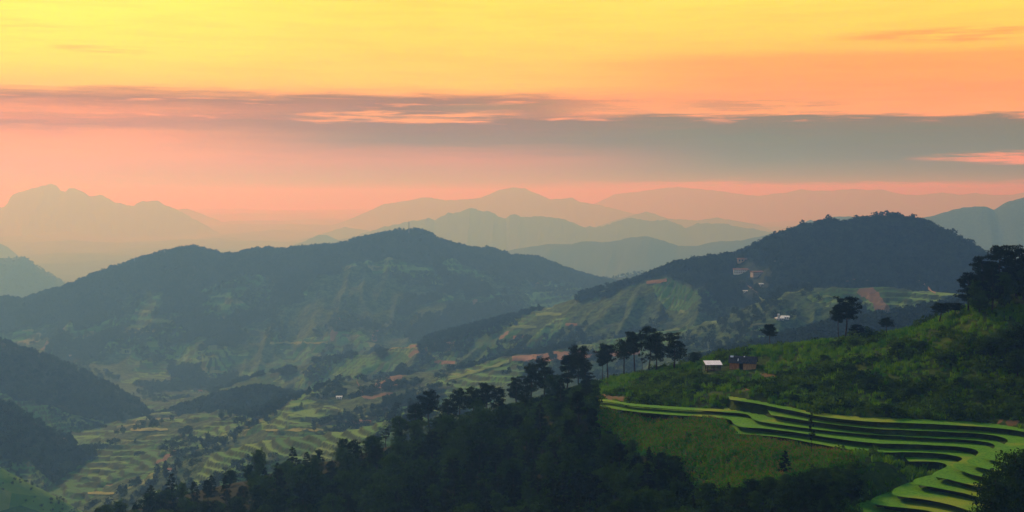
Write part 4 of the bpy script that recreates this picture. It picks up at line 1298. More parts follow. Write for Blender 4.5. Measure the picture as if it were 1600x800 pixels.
def scatter(name, pts, rot, scl, coll, label, cat, parent=None, sz=None):
    me = bpy.data.meshes.new(name)
    me.vertices.add(len(pts))
    c = pts.mean(0)
    me.vertices.foreach_set('co', (pts - c).astype(np.float32).ravel())
    n = len(pts)
    a = me.attributes.new('rot', 'FLOAT_VECTOR', 'POINT')
    a.data.foreach_set('vector', np.column_stack([rng.normal(size=n) * 0.08, rng.normal(size=n) * 0.08, rot]).astype(np.float32).ravel())
    sv = np.column_stack([scl, scl, scl if sz is None else sz])
    a = me.attributes.new('scl', 'FLOAT_VECTOR', 'POINT'); a.data.foreach_set('vector', sv.astype(np.float32).ravel())
    a = me.attributes.new('pick', 'INT', 'POINT'); a.data.foreach_set('value', rng.integers(0, len(coll.objects), n).astype(np.int32))
    ng = bpy.data.node_groups.new(name + '_scatter', 'GeometryNodeTree')
    ng.interface.new_socket('Geometry', in_out='INPUT', socket_type='NodeSocketGeometry')
    ng.interface.new_socket('Geometry', in_out='OUTPUT', socket_type='NodeSocketGeometry')
    gi = ng.nodes.new('NodeGroupInput'); go = ng.nodes.new('NodeGroupOutput')
    ip = ng.nodes.new('GeometryNodeInstanceOnPoints')
    ci = ng.nodes.new('GeometryNodeCollectionInfo')
    ci.inputs['Collection'].default_value = coll
    ci.inputs['Separate Children'].default_value = True
    ci.inputs['Reset Children'].default_value = True

    def attr(nm, typ):
        x = ng.nodes.new('GeometryNodeInputNamedAttribute'); x.data_type = typ; x.inputs[0].default_value = nm
        return x.outputs[0]
    ln = ng.links.new
    ln(gi.outputs[0], ip.inputs['Points']); ln(ci.outputs[0], ip.inputs['Instance'])
    ip.inputs['Pick Instance'].default_value = True
    ln(attr('pick', 'INT'), ip.inputs['Instance Index'])
    ln(attr('rot', 'FLOAT_VECTOR'), ip.inputs['Rotation'])
    ln(attr('scl', 'FLOAT_VECTOR'), ip.inputs['Scale'])
    ln(ip.outputs[0], go.inputs[0])
    o = bpy.data.objects.new(name, me)
    COL.objects.link(o)
    md = o.modifiers.new('scatter', 'NODES'); md.node_group = ng
    o.location = tuple(c)
    if parent is not None:
        o.parent = parent
        o.matrix_parent_inverse = Matrix.Translation(-slope_root.location)
        o['kind'] = 'stuff'
    else:
        tag(o, label, cat, kind='stuff')
    return o


def tuft_mesh(name, mat, n, h, spread, lean, wid, seed):
    rs = np.random.default_rng(seed)
    V = []; F_ = []
    for k in range(n):
        a = rs.uniform(0, 6.28); b = rs.uniform(0, 6.28)
        o = np.array([math.cos(b), math.sin(b), 0]) * spread * rs.random()
        d = np.array([math.cos(a), math.sin(a), 0])
        hh = h * rs.uniform(0.6, 1.1); le = lean * rs.uniform(0.3, 1.2)
        s_ = np.array([-d[1], d[0], 0]) * wid
        i = len(V)
        m_ = o + d * le * 0.35 + np.array([0, 0, hh * 0.65])
        V += [o - s_, o + s_, m_ + s_ * 0.8, m_ - s_ * 0.8, o + d * le + np.array([0, 0, hh])]
        F_ += [(i, i + 1, i + 2, i + 3), (i + 3, i + 2, i + 4)]
    me = bpy.data.meshes.new(name); me.from_pydata([tuple(v) for v in V], [], F_); me.materials.append(mat)
    return me


def shrub_mesh(name, mat, n, seed, flat=0.7):
    rs = np.random.default_rng(seed)
    L = Leaves()
    lobes = rs.normal(size=(5, 3)) * np.array([0.35, 0.35, 0.12]) + np.array([0, 0, 0.42 * flat])
    d = rs.normal(size=(n, 3)); d /= np.linalg.norm(d, axis=1)[:, None]
    c = lobes[rs.integers(0, 5, n)] + d * (0.42 * rs.random(n) ** 0.4)[:, None] * np.array([1, 1, flat])
    c[:, 2] = np.maximum(c[:, 2], 0.03)
    L.quads(c, 0.16 + 0.14 * rs.random(n), 0.6, 0.3, rs)
    return L.mesh(name, [mat])


def crop_mesh(name, seed):
    rs = np.random.default_rng(seed)
    L = Leaves()
    n = 16
    c = rs.normal(size=(n, 3)) * np.array([0.22, 0.22, 0.0]); c[:, 2] = rs.uniform(0.15, 0.75, n)
    L.quads(c, 0.42 + 0.2 * rs.random(n), 0.3, 0.4, rs)
    c2 = rs.normal(size=(3, 3)) * 0.05 + np.array([0, 0, 0.9])
    L.quads(c2, np.full(3, 0.26), 0.35, -0.3, rs, 1)
    return L.mesh(name, [M['crop'], M['crop_tip']])


def hill_tree_mesh(name, kind, seed, n=90):
    rs = np.random.default_rng(seed)
    L = Leaves()
    if kind == 'pine':
        nl = 6
        z = np.linspace(0.42, 0.93, nl); lob = np.column_stack([rs.normal(size=nl) * 0.10, rs.normal(size=nl) * 0.10, z])
        rad = np.array([0.20, 0.25, 0.26, 0.23, 0.18, 0.11])
        k = rs.integers(0, nl, n)
    else:
        nl = 7
        lob = rs.normal(size=(nl, 3)) * np.array([0.18, 0.18, 0.13]) + np.array([0, 0, 0.55])
        rad = np.full(nl, 0.27)
        k = rs.integers(0, nl, n)
    d = rs.normal(size=(n, 3)); d /= np.linalg.norm(d, axis=1)[:, None]
    c = lob[k] + d * (rad[k] * rs.random(n) ** 0.33)[:, None] * np.array([1.15, 1.15, 0.8])
    L.quads(c, 0.13 + 0.10 * rs.random(n), 0.75, 0.2, rs)
    # a stem of two crossed slips
    t = Leaves()
    V = np.array([[-.022, 0, -.08], [.022, 0, -.08], [.012, 0, .6], [-.012, 0, .6], [0, -.022, -.08], [0, .022, -.08], [0, .012, .6], [0, -.012, .6]])
    L.v.append(V); L.f.append(np.arange(8).reshape(2, 4) + L.n); L.mi.append(np.ones(2)); L.n += 8
    return L.mesh(name, [M['forest'], M['bark']])


C_TUFT = source_coll('grass_tuft', [tuft_mesh('grass_tuft', M['grass'], 16, 0.55, 0.28, 0.32, 0.035, s_) for s_ in range(3)])
C_RICE = source_coll('rice_tuft', [tuft_mesh('rice_tuft', M['rice'], 14, 0.17, 0.26, 0.2, 0.035, 10 + s_) for s_ in range(3)])
C_SHRUB = source_coll('shrub_clump', [shrub_mesh('shrub_clump', M['shrub'], 130, 20 + s_) for s_ in range(4)])
C_DARK = source_coll('undergrowth_clump', [shrub_mesh('undergrowth_clump', M['broad'], 130, 30 + s_, 0.85) for s_ in range(4)])
C_BANK = source_coll('bank_tuft', [tuft_mesh('bank_tuft', M['shrub'], 12, 0.34, 0.2, 0.30, 0.03, 60 + s_) for s_ in range(3)])
C_CROP = source_coll('crop_plant', [crop_mesh('crop_plant', 40 + s_) for s_ in range(3)])
HT = [hill_tree_mesh('hill_tree', k, 50 + i) for i, k in enumerate(('pine', 'round', 'pine', 'round', 'round'))]
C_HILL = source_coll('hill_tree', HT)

# near slope
N = 110000
X = rng.uniform(-95, 185, N); Y = rng.uniform(150, 345, N)
Z = near_at(X, Y)
u, v = project(X, Y, Z)
terr = near_at(X, Y, TERR_ID) > -60
frm = (u > -30) & (u < 1690) & (v < 850)
wood_ = poly_px(FOREST_PX, u, v)
crop_ = poly_px(CROP_PX, u, v)
bare_ = np.zeros(N, bool)
for p in BARE_PX + [[(1095, 572), (1135, 572), (1135, 590), (1095, 588)], [(1137, 570), (1190, 570), (1190, 586), (1137, 582)]]: bare_ |= poly_px(p, u, v)
nz = fbm(X / 9, Y / 9, 3, 201)
KNOLL = [(985, 600), (1060, 580), (1090, 583), (1240, 580), (1300, 570), (1420, 600), (1600, 600), (1600, 650), (1450, 655), (1300, 645), (1200, 618), (1100, 612), (1010, 618)]
dense = poly_px(KNOLL, u, v)
ok = frm & ~terr & ~wood_ & ~crop_ & ~bare_
sh = ok & (nz > np.where(dense, 0.47, 0.575)) & (rng.random(N) < np.where(dense, 0.42, 0.30))
gr = ok & ~sh & (rng.random(N) < np.where(fbm(X / 5, Y / 5, 3, 207) > 0.47, 0.85, 0.22))
pt = lambda m_: np.column_stack([X, Y, Z + CAMZ])[m_]
k = int(sh.sum()); scatter('shrubs', pt(sh), rng.uniform(0, 6.28, k), rng.uniform(0.7, 2.0, k) + (rng.random(k) < 0.08) * rng.uniform(0.6, 1.8, k), C_SHRUB, 'low dark green shrubs spread over the grassy hillside', 'shrubs')
k = int(gr.sum()); scatter('grass', pt(gr), rng.uniform(0, 6.28, k), rng.uniform(0.7, 2.3, k), C_TUFT, 'rough yellow-green grass covering the hillside round the house', 'grass')
ug = frm & wood_ & ~terr & (rng.random(N) < 0.35)
k = int(ug.sum()); scatter('undergrowth', pt(ug), rng.uniform(0, 6.28, k), rng.uniform(0.8, 2.2, k), C_DARK, 'dark leafy undergrowth filling the wood below the terraces', 'undergrowth')
N2 = 30000
X = rng.uniform(0, 75, N2); Y = rng.uniform(185, 265, N2); Z = near_at(X, Y); u, v = project(X, Y, Z)
cr = poly_px(CROP_PX, u, v) & ~(near_at(X, Y, TERR_ID) > -60)
k = int(cr.sum()); scatter('crop', pt(cr), rng.uniform(0, 6.28, k), rng.uniform(0.7, 1.6, k), C_CROP, 'leafy green crop with brown tips on the field under the terraces', 'crop')

# rice on every terrace
terr_objs = [o for o in slope_root.children]
for lv, tobj in zip(LEVELS, terr_objs):
    poly = POLY[lv]
    lo, hi = poly.min(0), poly.max(0)
    n = int((hi[0] - lo[0]) * (hi[1] - lo[1]) * 7)
    X = rng.uniform(lo[0], hi[0], n); Y = rng.uniform(lo[1], hi[1], n)
    m_ = inside(poly, X, Y)
    for l2 in LEVELS:
        if l2 > lv: m_ &= ~inside(POLY[l2], X, Y)
    m_ &= (near_at(X, Y) < HV(lv) + 0.1) & (fbm(X / 1.3, Y / 1.3, 2, 17) > 0.36)
    X, Y = X[m_], Y[m_]
    if len(X) < 5: continue
    l = LIPS[lv][::1]
    X = np.concatenate([X, l[:, 0], l[:, 0] + 0.3]); Y = np.concatenate([Y, l[:, 1] + 0.1, l[:, 1] + 0.15])
    P3 = np.column_stack([X, Y, np.full(len(X), CAMZ + HV(lv))])
    lb = np.repeat(LIPS[lv], 5, axis=0)
    tg = np.repeat(np.gradient(LIPS[lv], axis=0), 5, axis=0); tg /= np.linalg.norm(tg, axis=1)[:, None] + 1e-9
    q = rng.random(len(lb))
    lb = lb + tg * rng.uniform(-.35, .35, (len(lb), 1)) + np.column_stack([tg[:, 1], -tg[:, 0]]) * (0.05 + 0.28 * q)[:, None]
    B3 = np.column_stack([lb, CAMZ + HV(lv) - 0.05 - 0.75 * q])
    B3 = B3[fbm(lb[:, 0] / 4, lb[:, 1] / 4, 2, 8) > 0.40]
    scatter('bank_grass', B3, rng.uniform(0, 6.28, len(B3)), rng.uniform(0.5, 1.2, len(B3)), C_BANK, None, None, parent=tobj)
    scatter('rice', P3, rng.uniform(0, 6.28, len(X)), rng.uniform(0.5, 1.5, len(X)), C_RICE, None, None, parent=tobj)


# clearings in front of the buildings
CLEAR = [(mid_hit(x_, y_), w_) for x_, y_, w_ in ((1160, 428, 22), (1186, 432, 17), (1160, 411, 12), (1190, 447, 6), (1165, 457, 8), (1219, 501, 12), (1227, 500, 8))]


# woods on the middle hills
def hill_woods(name, ids, rmin, rmax, azmin, azmax, n, smin, smax, label, thr=0.5):
    rr_ = np.sqrt(rng.uniform(rmin ** 2, rmax ** 2, n)); aa = np.radians(rng.uniform(azmin, azmax, n))
    X = rr_ * np.sin(aa); Y = rr_ * np.cos(aa)
    fo = mid_at(X, Y, GF)
    i = np.clip(np.interp(np.log(Y), LR, np.arange(NR)).round().astype(int), 0, NR - 1)
    j = np.clip(np.interp(aa, AZ, np.arange(len(AZ))).round().astype(int), 0, len(AZ) - 1)
    m_ = np.isin(GID[i, j], ids) & ((fo > thr) | ((rng.random(n) < 0.3) & (fbm(X / 60, Y / 60, 3, 311) > 0.57)))
    for c_, w_ in CLEAR: m_ &= ~((np.abs(X - c_[0]) < w_ / 2 + 2) & (Y - c_[1] > -26) & (Y - c_[1] < 10))
    X, Y = X[m_], Y[m_]
    Z = mid_at(X, Y)
    k = len(X)
    if k == 0: return
    s_ = rng.uniform(smin, smax, k)
    scatter(name, np.column_stack([X, Y, Z + CAMZ - 0.3]), rng.uniform(0, 6.28, k), s_ * rng.uniform(0.85, 1.2, k), C_HILL, label, 'woods', sz=s_)
    return k


def ids(*names):
    return [i for i, d in enumerate(RIDGES) if any(w_ in d['label'] for w_ in names)]


print('woods', hill_woods('woods', ids('dark wooded hill on the right'), 800, 1900, -20, 27, 130000, 5.6, 9.0, 'dense dark woods covering the hill on the right and its spur'),
      hill_woods('woods', ids('pine-covered spur'), 560, 1000, 8, 27, 20000, 6, 10, 'pine woods just behind the grassy crest on the right'),
      hill_woods('woods', ids('long dark wooded ridge'), 1700, 3050, -26, 6, 130000, 6, 10.5, 'woods along the top and flanks of the long dark ridge'),
      hill_woods('woods', ids('terraced spur with a red', 'grassy shoulder', 'bright green terraced', 'wooded shoulder'), 600, 1700, -22, 27, 60000, 4.5, 8, 'scattered groves on the terraced spurs in mid valley'),
      hill_woods('woods', ids('hazy wooded spur', 'dark tree-lined') + [-1], 600, 2200, -26, 10, 60000, 4.5, 8.5, 'groves on the left spurs and the valley floor'),
      hill_woods('woods', ids('low misty spur', 'blue hill with'), 2700, 5400, -27, 15, 40000, 7, 11, 'hazy woods on the far blue hills'))

hill_woods('low_scrub', ids('smooth green grass'), 600, 1000, -30, -17, 9000, 0.9, 2.6, 'low scrub dotted over the grass spur in the bottom left corner', 2.0)

# skyline trees of the wooded hill: each one stands out against the haze
hill_obj = RIDGES[ids('dark wooded hill on the right')[0]]
cr_x = np.array([p[0] for p in hill_obj['px']], float); cr_r = np.interp(cr_x, [q[0] for q in hill_obj['r']], [q[1] for q in hill_obj['r']])
x = 985.0
while x < 1560:
    r = float(np.interp(x, cr_x, cr_r)) + random.uniform(-18, 10)
    dx, _ = ray(x, 400)
    X0, Y0 = float(dx * r), r
    o = bpy.data.objects.new('skyline_tree', HT[random.choice([0, 0, 2, 2, 1, 3])])
    COL.objects.link(o)
    hgt = random.uniform(5.6, 10.5) * (1.15 if 1180 < x < 1540 else 0.85)
    o.location = (X0, Y0, float(mid_at(X0, Y0)) + CAMZ - 0.3)
    o.rotation_euler = (0, 0, random.uniform(0, 6.28))
    o.scale = (hgt * random.uniform(0.85, 1.25),) * 2 + (hgt,)
    px0 = 800 + F * X0 / Y0
    place = next(t for a, t in ((1060, 'on the thin spur left of the school'), (1150, 'on the shoulder just left of the school'), (1240, 'on the slope above the school'),
                                (1350, 'on the left half of the rounded top'), (1440, 'on the right half of the rounded top'), (9999, 'on the slope falling right')) if px0 < a)
    tag(o, 'small dark tree on the wooded hill skyline, ' + place, 'tree', 'skyline trees of the wooded hill')
    x += random.uniform(2.5, 7.5)

# ------------------------------------------------------------------ buildings
def boxes_obj(name, boxes, mat, parent, jitter=0.0, bevel=0.0):
    """axis-aligned boxes (x0, x1, y0, y1, z0, z1) in the thing's own frame, one mesh"""
    V = []; F_ = []
    for b in boxes:
        x0, x1, y0, y1, z0, z1 = b
        i = len(V)
        V += [(x, y, z) for z in (z0, z1) for y in (y0, y1) for x in (x0, x1)]
        F_ += [tuple(i + q for q in f) for f in ((0, 2, 3, 1), (4, 5, 7, 6), (0, 1, 5, 4), (2, 6, 7, 3), (0, 4, 6, 2), (1, 3, 7, 5))]
    return mesh_obj(name, V, F_, mat, parent)


def prism_obj(name, profile, x0, x1, mat, parent):
    """profile of (y, z) points drawn out along x"""
    n = len(profile)
    V = [(x0, y, z) for y, z in profile] + [(x1, y, z) for y, z in profile]
    F_ = [tuple(range(n))[::-1], tuple(range(n, 2 * n))] + [(i, (i + 1) % n, n + (i + 1) % n, n + i) for i in range(n)]
    return mesh_obj(name, V, F_, mat, parent)


M['plank'] = plain_mat('old_orange_planks', (0.62, 0.340, 0.140), (0.36, 0.180, 0.075), 0.85, 1.6, stretch=(3.0, 3.0, 0.5))
M['plank_red'] = plain_mat('old_red_planks', (0.54, 0.230, 0.110), (0.32, 0.130, 0.065), 0.85, 1.6, stretch=(3.0, 3.0, 0.5))
M['slate'] = plain_mat('dark_roof_boards', (0.045, 0.045, 0.050), (0.018, 0.018, 0.022), 0.75, 1.2)
M['pale_sheet'] = plain_mat('white_roof_sheet', (0.84, 0.82, 0.78), (0.70, 0.68, 0.64), 0.6, 0.8)
M['dark_wood'] = plain_mat('dark_timber', (0.030, 0.022, 0.016), (0.016, 0.012, 0.009), 0.9, 2.0)
M['white_wall'] = plain_mat('white_plaster', (0.74, 0.72, 0.70), (0.60, 0.57, 0.54), 0.8, 0.2)
M['grey_wall'] = plain_mat('weathered_white_plaster', (0.46, 0.46, 0.47), (0.36, 0.36, 0.37), 0.8, 0.4)
M['pink_wall'] = plain_mat('pinkish_plaster', (0.50, 0.42, 0.38), (0.38, 0.31, 0.28), 0.8, 0.2)
M['tan_wall'] = plain_mat('tan_plaster', (0.46, 0.30, 0.17), (0.34, 0.21, 0.12), 0.8, 0.2)
M['red_roof'] = plain_mat('red_roof_tiles', (0.20, 0.10, 0.08), (0.14, 0.075, 0.06), 0.8, 0.5)
M['glass'] = plain_mat('dark_window_glass', (0.03, 0.035, 0.04), (0.02, 0.022, 0.026), 0.25, 1.0, 0.5)
M['steel'] = plain_mat('grey_steel', (0.20, 0.20, 0.21), (0.14, 0.14, 0.15), 0.5, 2.0, 0.4)


def farmhouse():
    h = near_hit(1163, 578)
    z = min(float(near_at(h[0] + a, h[1] + b)) for a in (-3, 0, 3) for b in (-2, 0, 2))
    root = empty('plank_house', (h[0], h[1] + 1.6, h[2] + CAMZ - 0.1), R(-16))
    tag(root, 'small orange plank house with a dark patched roof on the grassy crest', 'house')
    L_, W, H1, H2 = 2.95, 1.6, 1.85, 3.05            # half length, half width, wall and ridge height
    rs = random.Random(5)

    def planks(x0, x1, y, out, top):
        bs = []
        x = x0
        while x < x1 - 0.05:
            w = min(rs.uniform(0.22, 0.34), x1 - x)
            d = rs.uniform(0, 0.03)
            bs.append((x, x + w - 0.02, y + out * d - 0.03, y + out * d + 0.03, -0.5, top + rs.uniform(-0.06, 0)))
            x += w
        return bs
    boxes_obj('wall', planks(-L_, -0.75, -W, -1, H1), M['plank_red'], root)['label'] = 'left front wall of reddish planks'
    boxes_obj('wall', planks(0.15, L_, -W, -1, H1), M['plank'], root)['label'] = 'right front wall of orange planks'
    boxes_obj('wall', planks(-L_, L_, W, 1, H1), M['plank'], root)
    doorway_shade = boxes_obj('doorway_shade', [(-0.73, 0.13, -W + 0.28, -W + 0.33, -0.5, H1 - 0.02)], M['dark_wood'], root)  # dark sheet set in the open doorway, standing in for the shaded interior
    boxes_obj('door_frame', [(-0.75, -0.67, -W - 0.05, -W + 0.26, -0.5, H1), (0.07, 0.15, -W - 0.05, -W + 0.26, -0.5, H1), (-0.75, 0.15, -W - 0.05, -W + 0.02, H1 - 0.12, H1 - 0.01)], M['dark_wood'], doorway_shade)
    for sx in (-1, 1):
        V = []; F_ = []
        y = -W + 0.05
        while y < W - 0.1:                            # gable planks follow the roof line
            y1 = min(y + rs.uniform(0.24, 0.34), W - 0.03)
            tp = [H1 + (H2 - H1) * (1 - abs(q) / W) - 0.06 for q in (y, y1)]
            i = len(V)
            d = rs.uniform(0, 0.03)
            for xx in (sx * L_ + sx * d - 0.03, sx * L_ + sx * d + 0.03):
                V += [(xx, y, -0.9), (xx, y1 - 0.02, -0.9), (xx, y1 - 0.02, tp[1]), (xx, y, tp[0])]
            F_ += [(i, i + 1, i + 2, i + 3), (i + 7, i + 6, i + 5, i + 4), (i, i + 4, i + 5, i + 1), (i + 1, i + 5, i + 6, i + 2), (i + 2, i + 6, i + 7, i + 3), (i + 3, i + 7, i + 4, i)]
            y = y1
        mesh_obj('gable_wall', V, F_, M['plank'], root)
    boxes_obj('ridge_beam', [(-L_ - 0.3, L_ + 0.3, -0.06, 0.06, H2 - 0.08, H2 + 0.02)], M['dark_wood'], root)
    for sy in (-1, 1):                                # roof boards, overlapping courses with ragged edges
        V = []; F_ = []
        rows = 5
        run, rise = W + 0.35, (H2 - H1) * (W + 0.35) / W
        for r_ in range(rows):
            f0, f1 = r_ / rows, (r_ + 1.12) / rows
            x = -L_ - 0.35
            while x < L_ + 0.3:
                w = rs.uniform(0.3, 0.6)
                t = rs.uniform(0.02, 0.07) + 0.025 * (rows - r_) * 0
                ya, yb = sy * run * f0, sy * run * min(f1, 1.05) + sy * rs.uniform(-0.04, 0.06)
                za, zb = H2 - rise * f0 + 0.03 + t, H2 - rise * min(f1, 1.05) + 0.06 + t
                i = len(V)
                x1 = min(x + w, L_ + 0.35)
                for zz in (0.0, -0.04):
                    V += [(x, ya, za + zz), (x1 - 0.015, ya, za + zz), (x1 - 0.015, yb, zb + zz), (x, yb, zb + zz)]
                F_ += [(i, i + 1, i + 2, i + 3), (i + 7, i + 6, i + 5, i + 4), (i, i + 4, i + 5, i + 1), (i + 1, i + 5, i + 6, i + 2), (i + 2, i + 6, i + 7, i + 3), (i + 3, i + 7, i + 4, i)]
                x = x1
        rf = mesh_obj('roof', V, F_, M['slate'], root)
        if sy == -1:
            slope = rise / run
            for (x, y, w, d) in ((-2.95, -0.3, 0.75, 0.4), (-1.15, -1.15, 0.2, 0.6), (0.15, -0.22, 0.3, 0.25)):
                zz = H2 + slope * y + 0.20
                V = [(x, y - d / 2, zz - slope * d / 2), (x + w, y - d / 2, zz - slope * d / 2), (x + w, y + d / 2, zz + slope * d / 2), (x, y + d / 2, zz + slope * d / 2)]
                V += [(a, b, c - 0.05) for a, b, c in V]
                F_ = [(0, 1, 2, 3), (7, 6, 5, 4), (0, 4, 5, 1), (1, 5, 6, 2), (2, 6, 7, 3), (3, 7, 4, 0)]
                mesh_obj('roof_patch', V, F_, M['pale_sheet'], rf)


farmhouse()


def shelter():
    h = near_hit(1115, 580)
    root = empty('open_shelter', (h[0], h[1] + 1.0, h[2] + CAMZ), R(3))
    tag(root, 'small open shelter with a white sheet roof on posts beside the plank house', 'shelter')
    for x in (-1.5, 0.0, 1.45):
        for y in (-1.1, 1.1):
            boxes_obj('post', [(x - 0.11, x + 0.11, y - 0.11, y + 0.11, -0.9, 1.62 + (0.30 if y > 0 else -0.15))], M['dark_wood'], root)
    for z in (0.45, 0.95):
        boxes_obj('rail', [(-1.5, 1.5, -1.19, -1.13, z, z + 0.1)], M['dark_wood'], root)
        boxes_obj('rail', [(-1.5, 1.5, 1.13, 1.19, z, z + 0.1)], M['dark_wood'], root)
    boxes_obj('floor', [(-1.7, 1.7, -1.05, 1.05, 0.12, 0.22)], M['dark_wood'], root)
    V = []; F_ = []
    n = 26
    for k in range(n + 1):                            # corrugated sheet falling towards the front
        x = -2.0 + 4.0 * k / n
        dz = 0.035 if k % 2 else 0.0
        V += [(x, -1.45, 1.50 + dz), (x, 1.45, 2.15 + dz), (x, -1.45, 1.46 + dz), (x, 1.45, 2.11 + dz)]
    for k in range(n):
        a = 4 * k
        F_ += [(a, a + 4, a + 5, a + 1), (a + 2, a + 3, a + 7, a + 6), (a, a + 2, a + 6, a + 4), (a + 1, a + 5, a + 7, a + 3)]
    F_ += [(0, 1, 3, 2), (4 * n, 4 * n + 2, 4 * n + 3, 4 * n + 1)]
    mesh_obj('roof', V, F_, M['pale_sheet'], root)


shelter()


def far_building(name, label, x, y, r_lift, L_, W, H1, roof_h, wall, roof, rz, storeys=1, bays=6, cat='building', gap=None):
    """long block with a gable roof, window recesses on the front"""
    h = mid_hit(x, y)
    L_, W, H1, roof_h = L_ * .86, W * .86, H1 * .76, roof_h * .8
    root = empty(name, (h[0], h[1], h[2] + CAMZ), rz)
    tag(root, label, cat)
    w = boxes_obj('wall', [(-L_ / 2, L_ / 2, 0, W, -1.6, H1)], wall, root)
    prism_obj('roof', [(-0.8, H1 - 0.1), (W / 2, H1 + roof_h), (W + 0.8, H1 - 0.1), (W + 0.8, H1 - 0.4), (-0.8, H1 - 0.4)], -L_ / 2 - 0.6, L_ / 2 + 0.6, roof, root)
    st = H1 / storeys
    for s_ in range(storeys):
        for b in range(bays):
            cx = -L_ / 2 + (b + 0.5) * L_ / bays
            ww = L_ / bays * 0.52
            boxes_obj('window', [(cx - ww / 2, cx + ww / 2, -0.06, 0.1, s_ * st + 0.30 * st, s_ * st + 0.80 * st)], M['glass'], root)
    return root


far_building('school_building', 'long white two-storey school with a reddish roof on the wooded hill', 1160, 428, 0, 21, 8, 5.4, 1.3, M['white_wall'], M['red_roof'], R(-4), 2, 8)
far_building('school_building', 'pinkish school block just right of the long white one', 1186, 432, 0, 15.5, 8, 5.2, 1.4, M['pink_wall'], M['red_roof'], R(14), 2, 6)
far_building('hill_house', 'tan house with open front among trees above the school', 1160, 411, 0, 11, 7, 4.6, 1.4, M['tan_wall'], M['red_roof'], R(-3), 1, 3, 'house')
far_building('hill_house', 'tiny white-roofed house right of the track below the school', 1190, 447, 0, 3.6, 3, 2.4, .9, M['white_wall'], M['pale_sheet'], R(10), 1, 2, 'house')
far_building('hill_house', 'low white shed left of the track below the school', 1165, 457, 0, 5.2, 3, 1.9, .7, M['white_wall'], M['pale_sheet'], R(0), 1, 2, 'house')
far_building('valley_house', 'low white house at the right of the white chapel', 1227, 500, 0, 6.5, 4, 2.6, 1.0, M['white_wall'], M['pale_sheet'], R(-6), 1, 3, 'house')
far_building('valley_house', 'small white house in the middle of the valley', 530, 624, 0, 5.5, 4, 2.6, 1.0, M['white_wall'], M['pale_sheet'], R(8), 1, 2, 'house')
far_building('valley_house', 'small pale house by the terraces at the lower left', 266, 738, 0, 4.6, 4, 2.4, .9, M['white_wall'], M['red_roof'], R(-8), 1, 2, 'house')
far_building('valley_house', 'white house among trees at the left end of the long spur', 313, 613, 0, 7.5, 5, 3.0, 1.1, M['white_wall'], M['red_roof'], R(5), 1, 3, 'house')
far_building('hill_house', 'pale house on the upper slope of the long dark ridge', 298, 433, 0, 11, 6, 3.6, 1.4, M['white_wall'], M['red_roof'], R(0), 1, 3, 'house')
far_building('hill_house', 'tiny pale house in the trees right of the school', 1214, 413, 0, 5, 4, 2.6, 1.0, M['tan_wall'], M['pale_sheet'], R(-5), 1, 2, 'house')
chapel = far_building('white_chapel', 'white chapel with a square tower on the green shoulder', 1219, 501, 0, 6.5, 3.5, 2.0, 0.8, M['grey_wall'], M['pale_sheet'], R(4), 1, 3, 'chapel')
tw = boxes_obj('tower', [(-1.9, -0.5, -0.5, 0.9, -3, 4.3)], M['grey_wall'], chapel)
prism_obj('tower_roof', [(-0.6, 4.3), (0.2, 5.0), (1.0, 4.3)], -2.0, -0.4, M['pale_sheet'], tw)


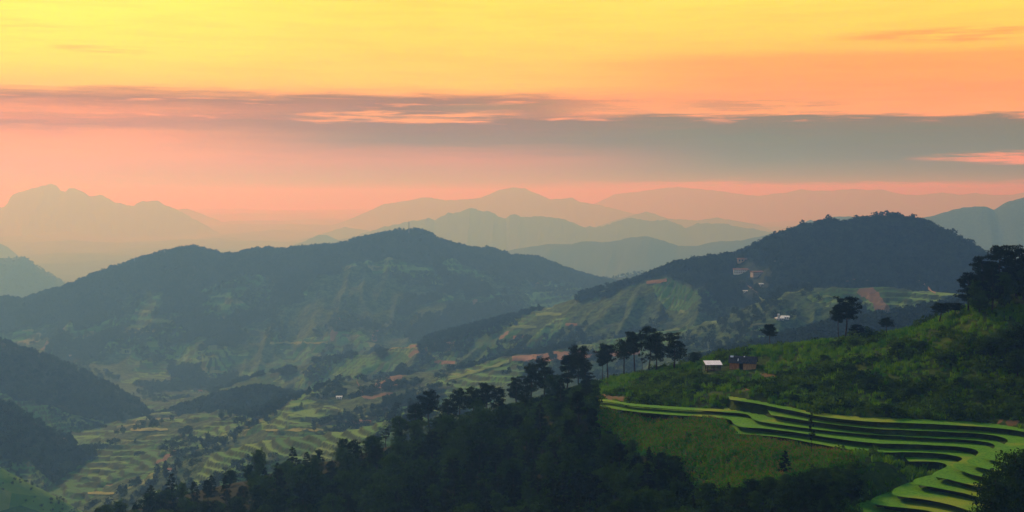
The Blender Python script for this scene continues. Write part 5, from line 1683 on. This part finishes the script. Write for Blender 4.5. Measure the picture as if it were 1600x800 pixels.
def mast(x, yb, yt, label, w=1.6):
    h = mid_hit(x, yb, 2000)
    dx, dz = ray(x, yt)
    H = dz * h[1] - h[2]
    root = empty('radio_mast', (h[0], h[1], h[2] + CAMZ - 0.5))
    tag(root, label, 'mast')
    V = []; F_ = []
    n = max(int(H / 3), 3)
    for cx, cy in ((-1, -1), (1, -1), (1, 1), (-1, 1)):
        tube(V, F_, [(cx * w / 2, cy * w / 2, 0), (cx * w / 5, cy * w / 5, H)], [0.26, 0.16], 5)
    mesh_obj('leg_frame', [tuple(v) for v in V], F_, M['steel'], root)
    V = []; F_ = []
    for k in range(n):
        z0, z1 = H * k / n, H * (k + 1) / n
        a, b = w / 2 - (w / 2 - w / 5) * k / n, w / 2 - (w / 2 - w / 5) * (k + 1) / n
        c0 = [(-a, -a), (a, -a), (a, a), (-a, a)]; c1 = [(-b, -b), (b, -b), (b, b), (-b, b)]
        for q in range(4):
            tube(V, F_, [(*c0[q], z0), (*c1[(q + 1) % 4], z1)], [0.10, 0.10], 4)
            tube(V, F_, [(*c1[q], z1), (*c1[(q + 1) % 4], z1)], [0.10, 0.10], 4)
    mesh_obj('lattice', [tuple(v) for v in V], F_, M['steel'], root)
    V = []; F_ = []
    tube(V, F_, [(0, 0, H), (0, 0, H * 1.12)], [0.2, 0.08], 6)
    mesh_obj('antenna', [tuple(v) for v in V], F_, M['steel'], root)


mast(639, 366, 346, 'thin lattice radio mast on the summit of the long dark ridge', 2.6)
mast(702, 385, 379, 'short mast on the right slope of the long dark ridge', 1.8)
mast(210, 414, 403, 'thin pole mast at the left shoulder of the long dark ridge', 1.4)

# ------------------------------------------------------------------ air
def box_obj(name, x0, x1, y0, y1, z0, z1, mat):
    v = [(x, y, z) for z in (z0, z1) for y in (y0, y1) for x in (x0, x1)]
    f = [(0, 2, 3, 1), (4, 5, 7, 6), (0, 1, 5, 4), (2, 6, 7, 3), (0, 4, 6, 2), (1, 3, 7, 5)]
    return mesh_obj(name, v, f, mat)


def volume_material(name, density, color, absorb, g):
    m, nt = material(name)
    v = nt.n('ShaderNodeVolumePrincipled')
    v.inputs['Color'].default_value = (*color, 1)
    v.inputs['Absorption Color'].default_value = (*absorb, 1)
    v.inputs['Density'].default_value = density
    v.inputs['Anisotropy'].default_value = g
    o = nt.n('ShaderNodeOutputMaterial')
    nt.link(v.outputs[0], o.inputs['Volume'])
    return m


zmin = float(min(GH.min(), NGZ.min())) + CAMZ - 1.5
zmax = float(GH.max()) + CAMZ + 8
haze = box_obj('haze', -62000, 62000, -4000, 64000, zmin, zmax, volume_material('haze_air', 0.00042, (0.105, 0.265, 0.64), (1.0, 0.60, 0.0), 0.40))
tag(haze, 'pale evening haze filling the whole valley and the distance', 'haze', kind='stuff')
